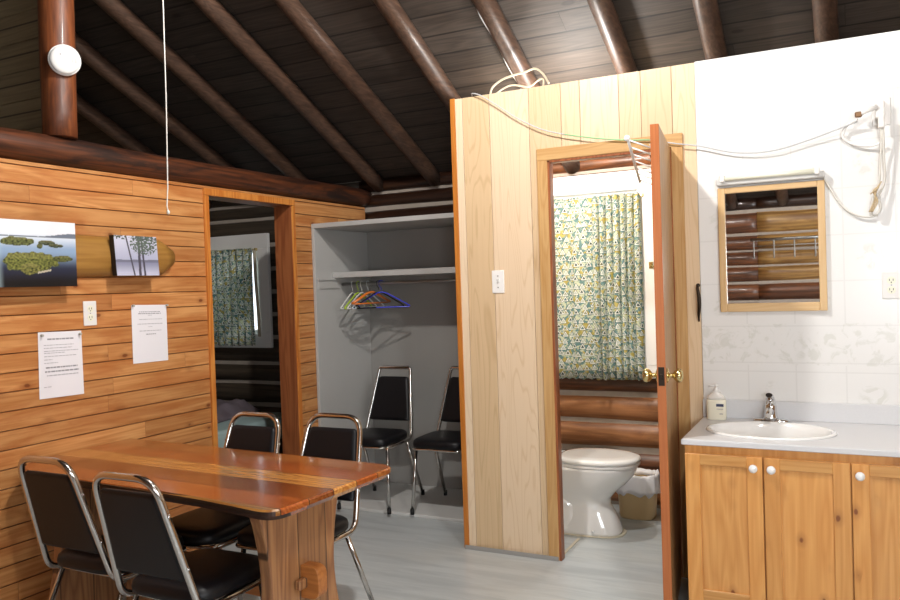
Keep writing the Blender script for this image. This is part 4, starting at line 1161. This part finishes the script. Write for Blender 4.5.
# ------------------------------------------------------------------ bedroom: bed
r = thing('bed', 'low bed with a pale mattress and crumpled grey blanket in the bedroom', 'bed', (-4.3, 4.2, 0))
bm = B(); box(bm, -5.2, -3.75, 3.9, 4.84, .22, .32, .01, 1)
for x in (-5.15, -3.8):
    for y in (3.95, 4.8): box(bm, x - .03, x + .03, y - .03, y + .03, 0, .22)
obj('bed_frame', bm, 'bed_wood', r)
bm = B(); box(bm, -5.18, -3.78, 3.92, 4.80, .325, .50, .04, 3); obj('mattress', bm, 'sheet', r)
bm = B(); nx, ny = 40, 30; g = []
for j in range(ny + 1):
    row = []
    for i in range(nx + 1):
        x = -5.0 + i / nx * .98 - .10 * j / ny; y = 4.15 + j / ny * .62
        ed = min(1, min(i, nx - i, j, ny - j) / 4)
        z = .503 + ed * (.07 + .045 * noise.noise(Vector((x * 7, y * 7, 0))) + .02 * noise.noise(Vector((x * 22, y * 22, 4))))
        row.append(bm.verts.new((x, y, z)))
    g.append(row)
for j in range(ny):
    for i in range(nx): bm.faces.new((g[j][i], g[j][i + 1], g[j + 1][i + 1], g[j + 1][i])).smooth = True
o = tag(obj('blanket', bm, 'blanket'), 'crumpled grey blanket lying on the bed in the bedroom', 'blanket'); md = o.modifiers.new('t', 'SOLIDIFY'); md.thickness = .01; md.offset = 1

# wire rack on the back log wall, visible in the mirror
bm = B(); yb = YB
tube(bm, [(-.87, yb + .14, 1.785), (-.1, yb + .14, 1.785)], .012, 8)
tube(bm, [(-.84, yb + .14, 1.72), (-.1, yb + .14, 1.72)], .005, 8)
for k in range(5):
    x = -.84 + k * .185
    tube(bm, fillet([(x, yb + .01, 1.785), (x, yb + .14, 1.785), (x, yb + .14, 1.61), (x, yb + .155, 1.60)], .01, 3), .007, 8)
box(bm, -.87, -.1, yb - .02, yb + .015, 1.775, 1.795)
tag(obj('wire_rack', bm, 'steel'), 'metal wire rack on the log wall, seen reflected in the mirror', 'rack')

# ------------------------------------------------------------------ light
def point(name, loc, w, size, col=(1, .93, .84)):
    l = bpy.data.lights.new(name, 'POINT'); l.energy = w; l.shadow_soft_size = size; l.color = col
    o = bpy.data.objects.new(name, l); COL.objects.link(o); o.location = loc; return o
def area_fill(name, loc, rot, sx, sy, w):
    l = bpy.data.lights.new(name, 'AREA'); l.shape = 'RECTANGLE'; l.size = sx; l.size_y = sy; l.energy = w; l.color = (.93, .97, 1)
    o = bpy.data.objects.new(name, l); COL.objects.link(o); o.location = loc; o.rotation_euler = rot
point('ceiling_bulb', (-1.35, 2.35, 3.15), 94, .05, (1, .965, .925))
point('room_fill', (.25, 1.5, 3.2), 54, .08, (1, .965, .93))  # unseen lamp added as fill for the room
point('bathroom_bulb', (-1.35, 4.08, 2.15), 25, .06, (1, .965, .92))
area_fill('fill_light', ((W3[0] + W3[1]) / 2, YB - .2, (W3[2] + W3[3]) / 2), (PI / 2, 0, 0), .9, .88, 36)  # added fill through the back opening, brightens the lower room
area_fill('fill_light', (XR + .2, (W4[0] + W4[1]) / 2, (W4[2] + W4[3]) / 2), (PI / 2, 0, PI / 2), 1.3, 1.1, 26)  # added fill through the right-hand opening
w = bpy.data.worlds.new('sky'); scene.world = w; w.use_nodes = True
bg = w.node_tree.nodes['Background']; bg.inputs[0].default_value = (.80, .90, 1, 1); bg.inputs[1].default_value = 1.6

# ------------------------------------------------------------------ camera
def cam_axes(yaw, pitch, roll):
    f = Vector((math.sin(yaw) * math.cos(pitch), math.cos(yaw) * math.cos(pitch), math.sin(pitch)))
    r = Vector((math.cos(yaw), -math.sin(yaw), 0)); d = f.cross(r)
    c, s = math.cos(roll), math.sin(roll)
    return c * r + s * d, -s * r + c * d, f
cr, cd, cf = cam_axes(*[math.radians(a) for a in (-26.93, -.966, 1.902)])
cam = bpy.data.cameras.new('camera'); co = bpy.data.objects.new('camera', cam); COL.objects.link(co)
mt = Matrix((cr, -cd, -cf)).transposed().to_4x4(); mt.translation = Vector((0, 0, 1.42)); co.matrix_world = mt
cam.sensor_width = 36; cam.lens = 787.3 / 900 * 36; cam.clip_start = .02
scene.camera = co
vs = scene.view_settings; vs.view_transform = 'Standard'; vs.look = 'None'; vs.exposure = 0.8; vs.gamma = 1; vs.use_curve_mapping = False
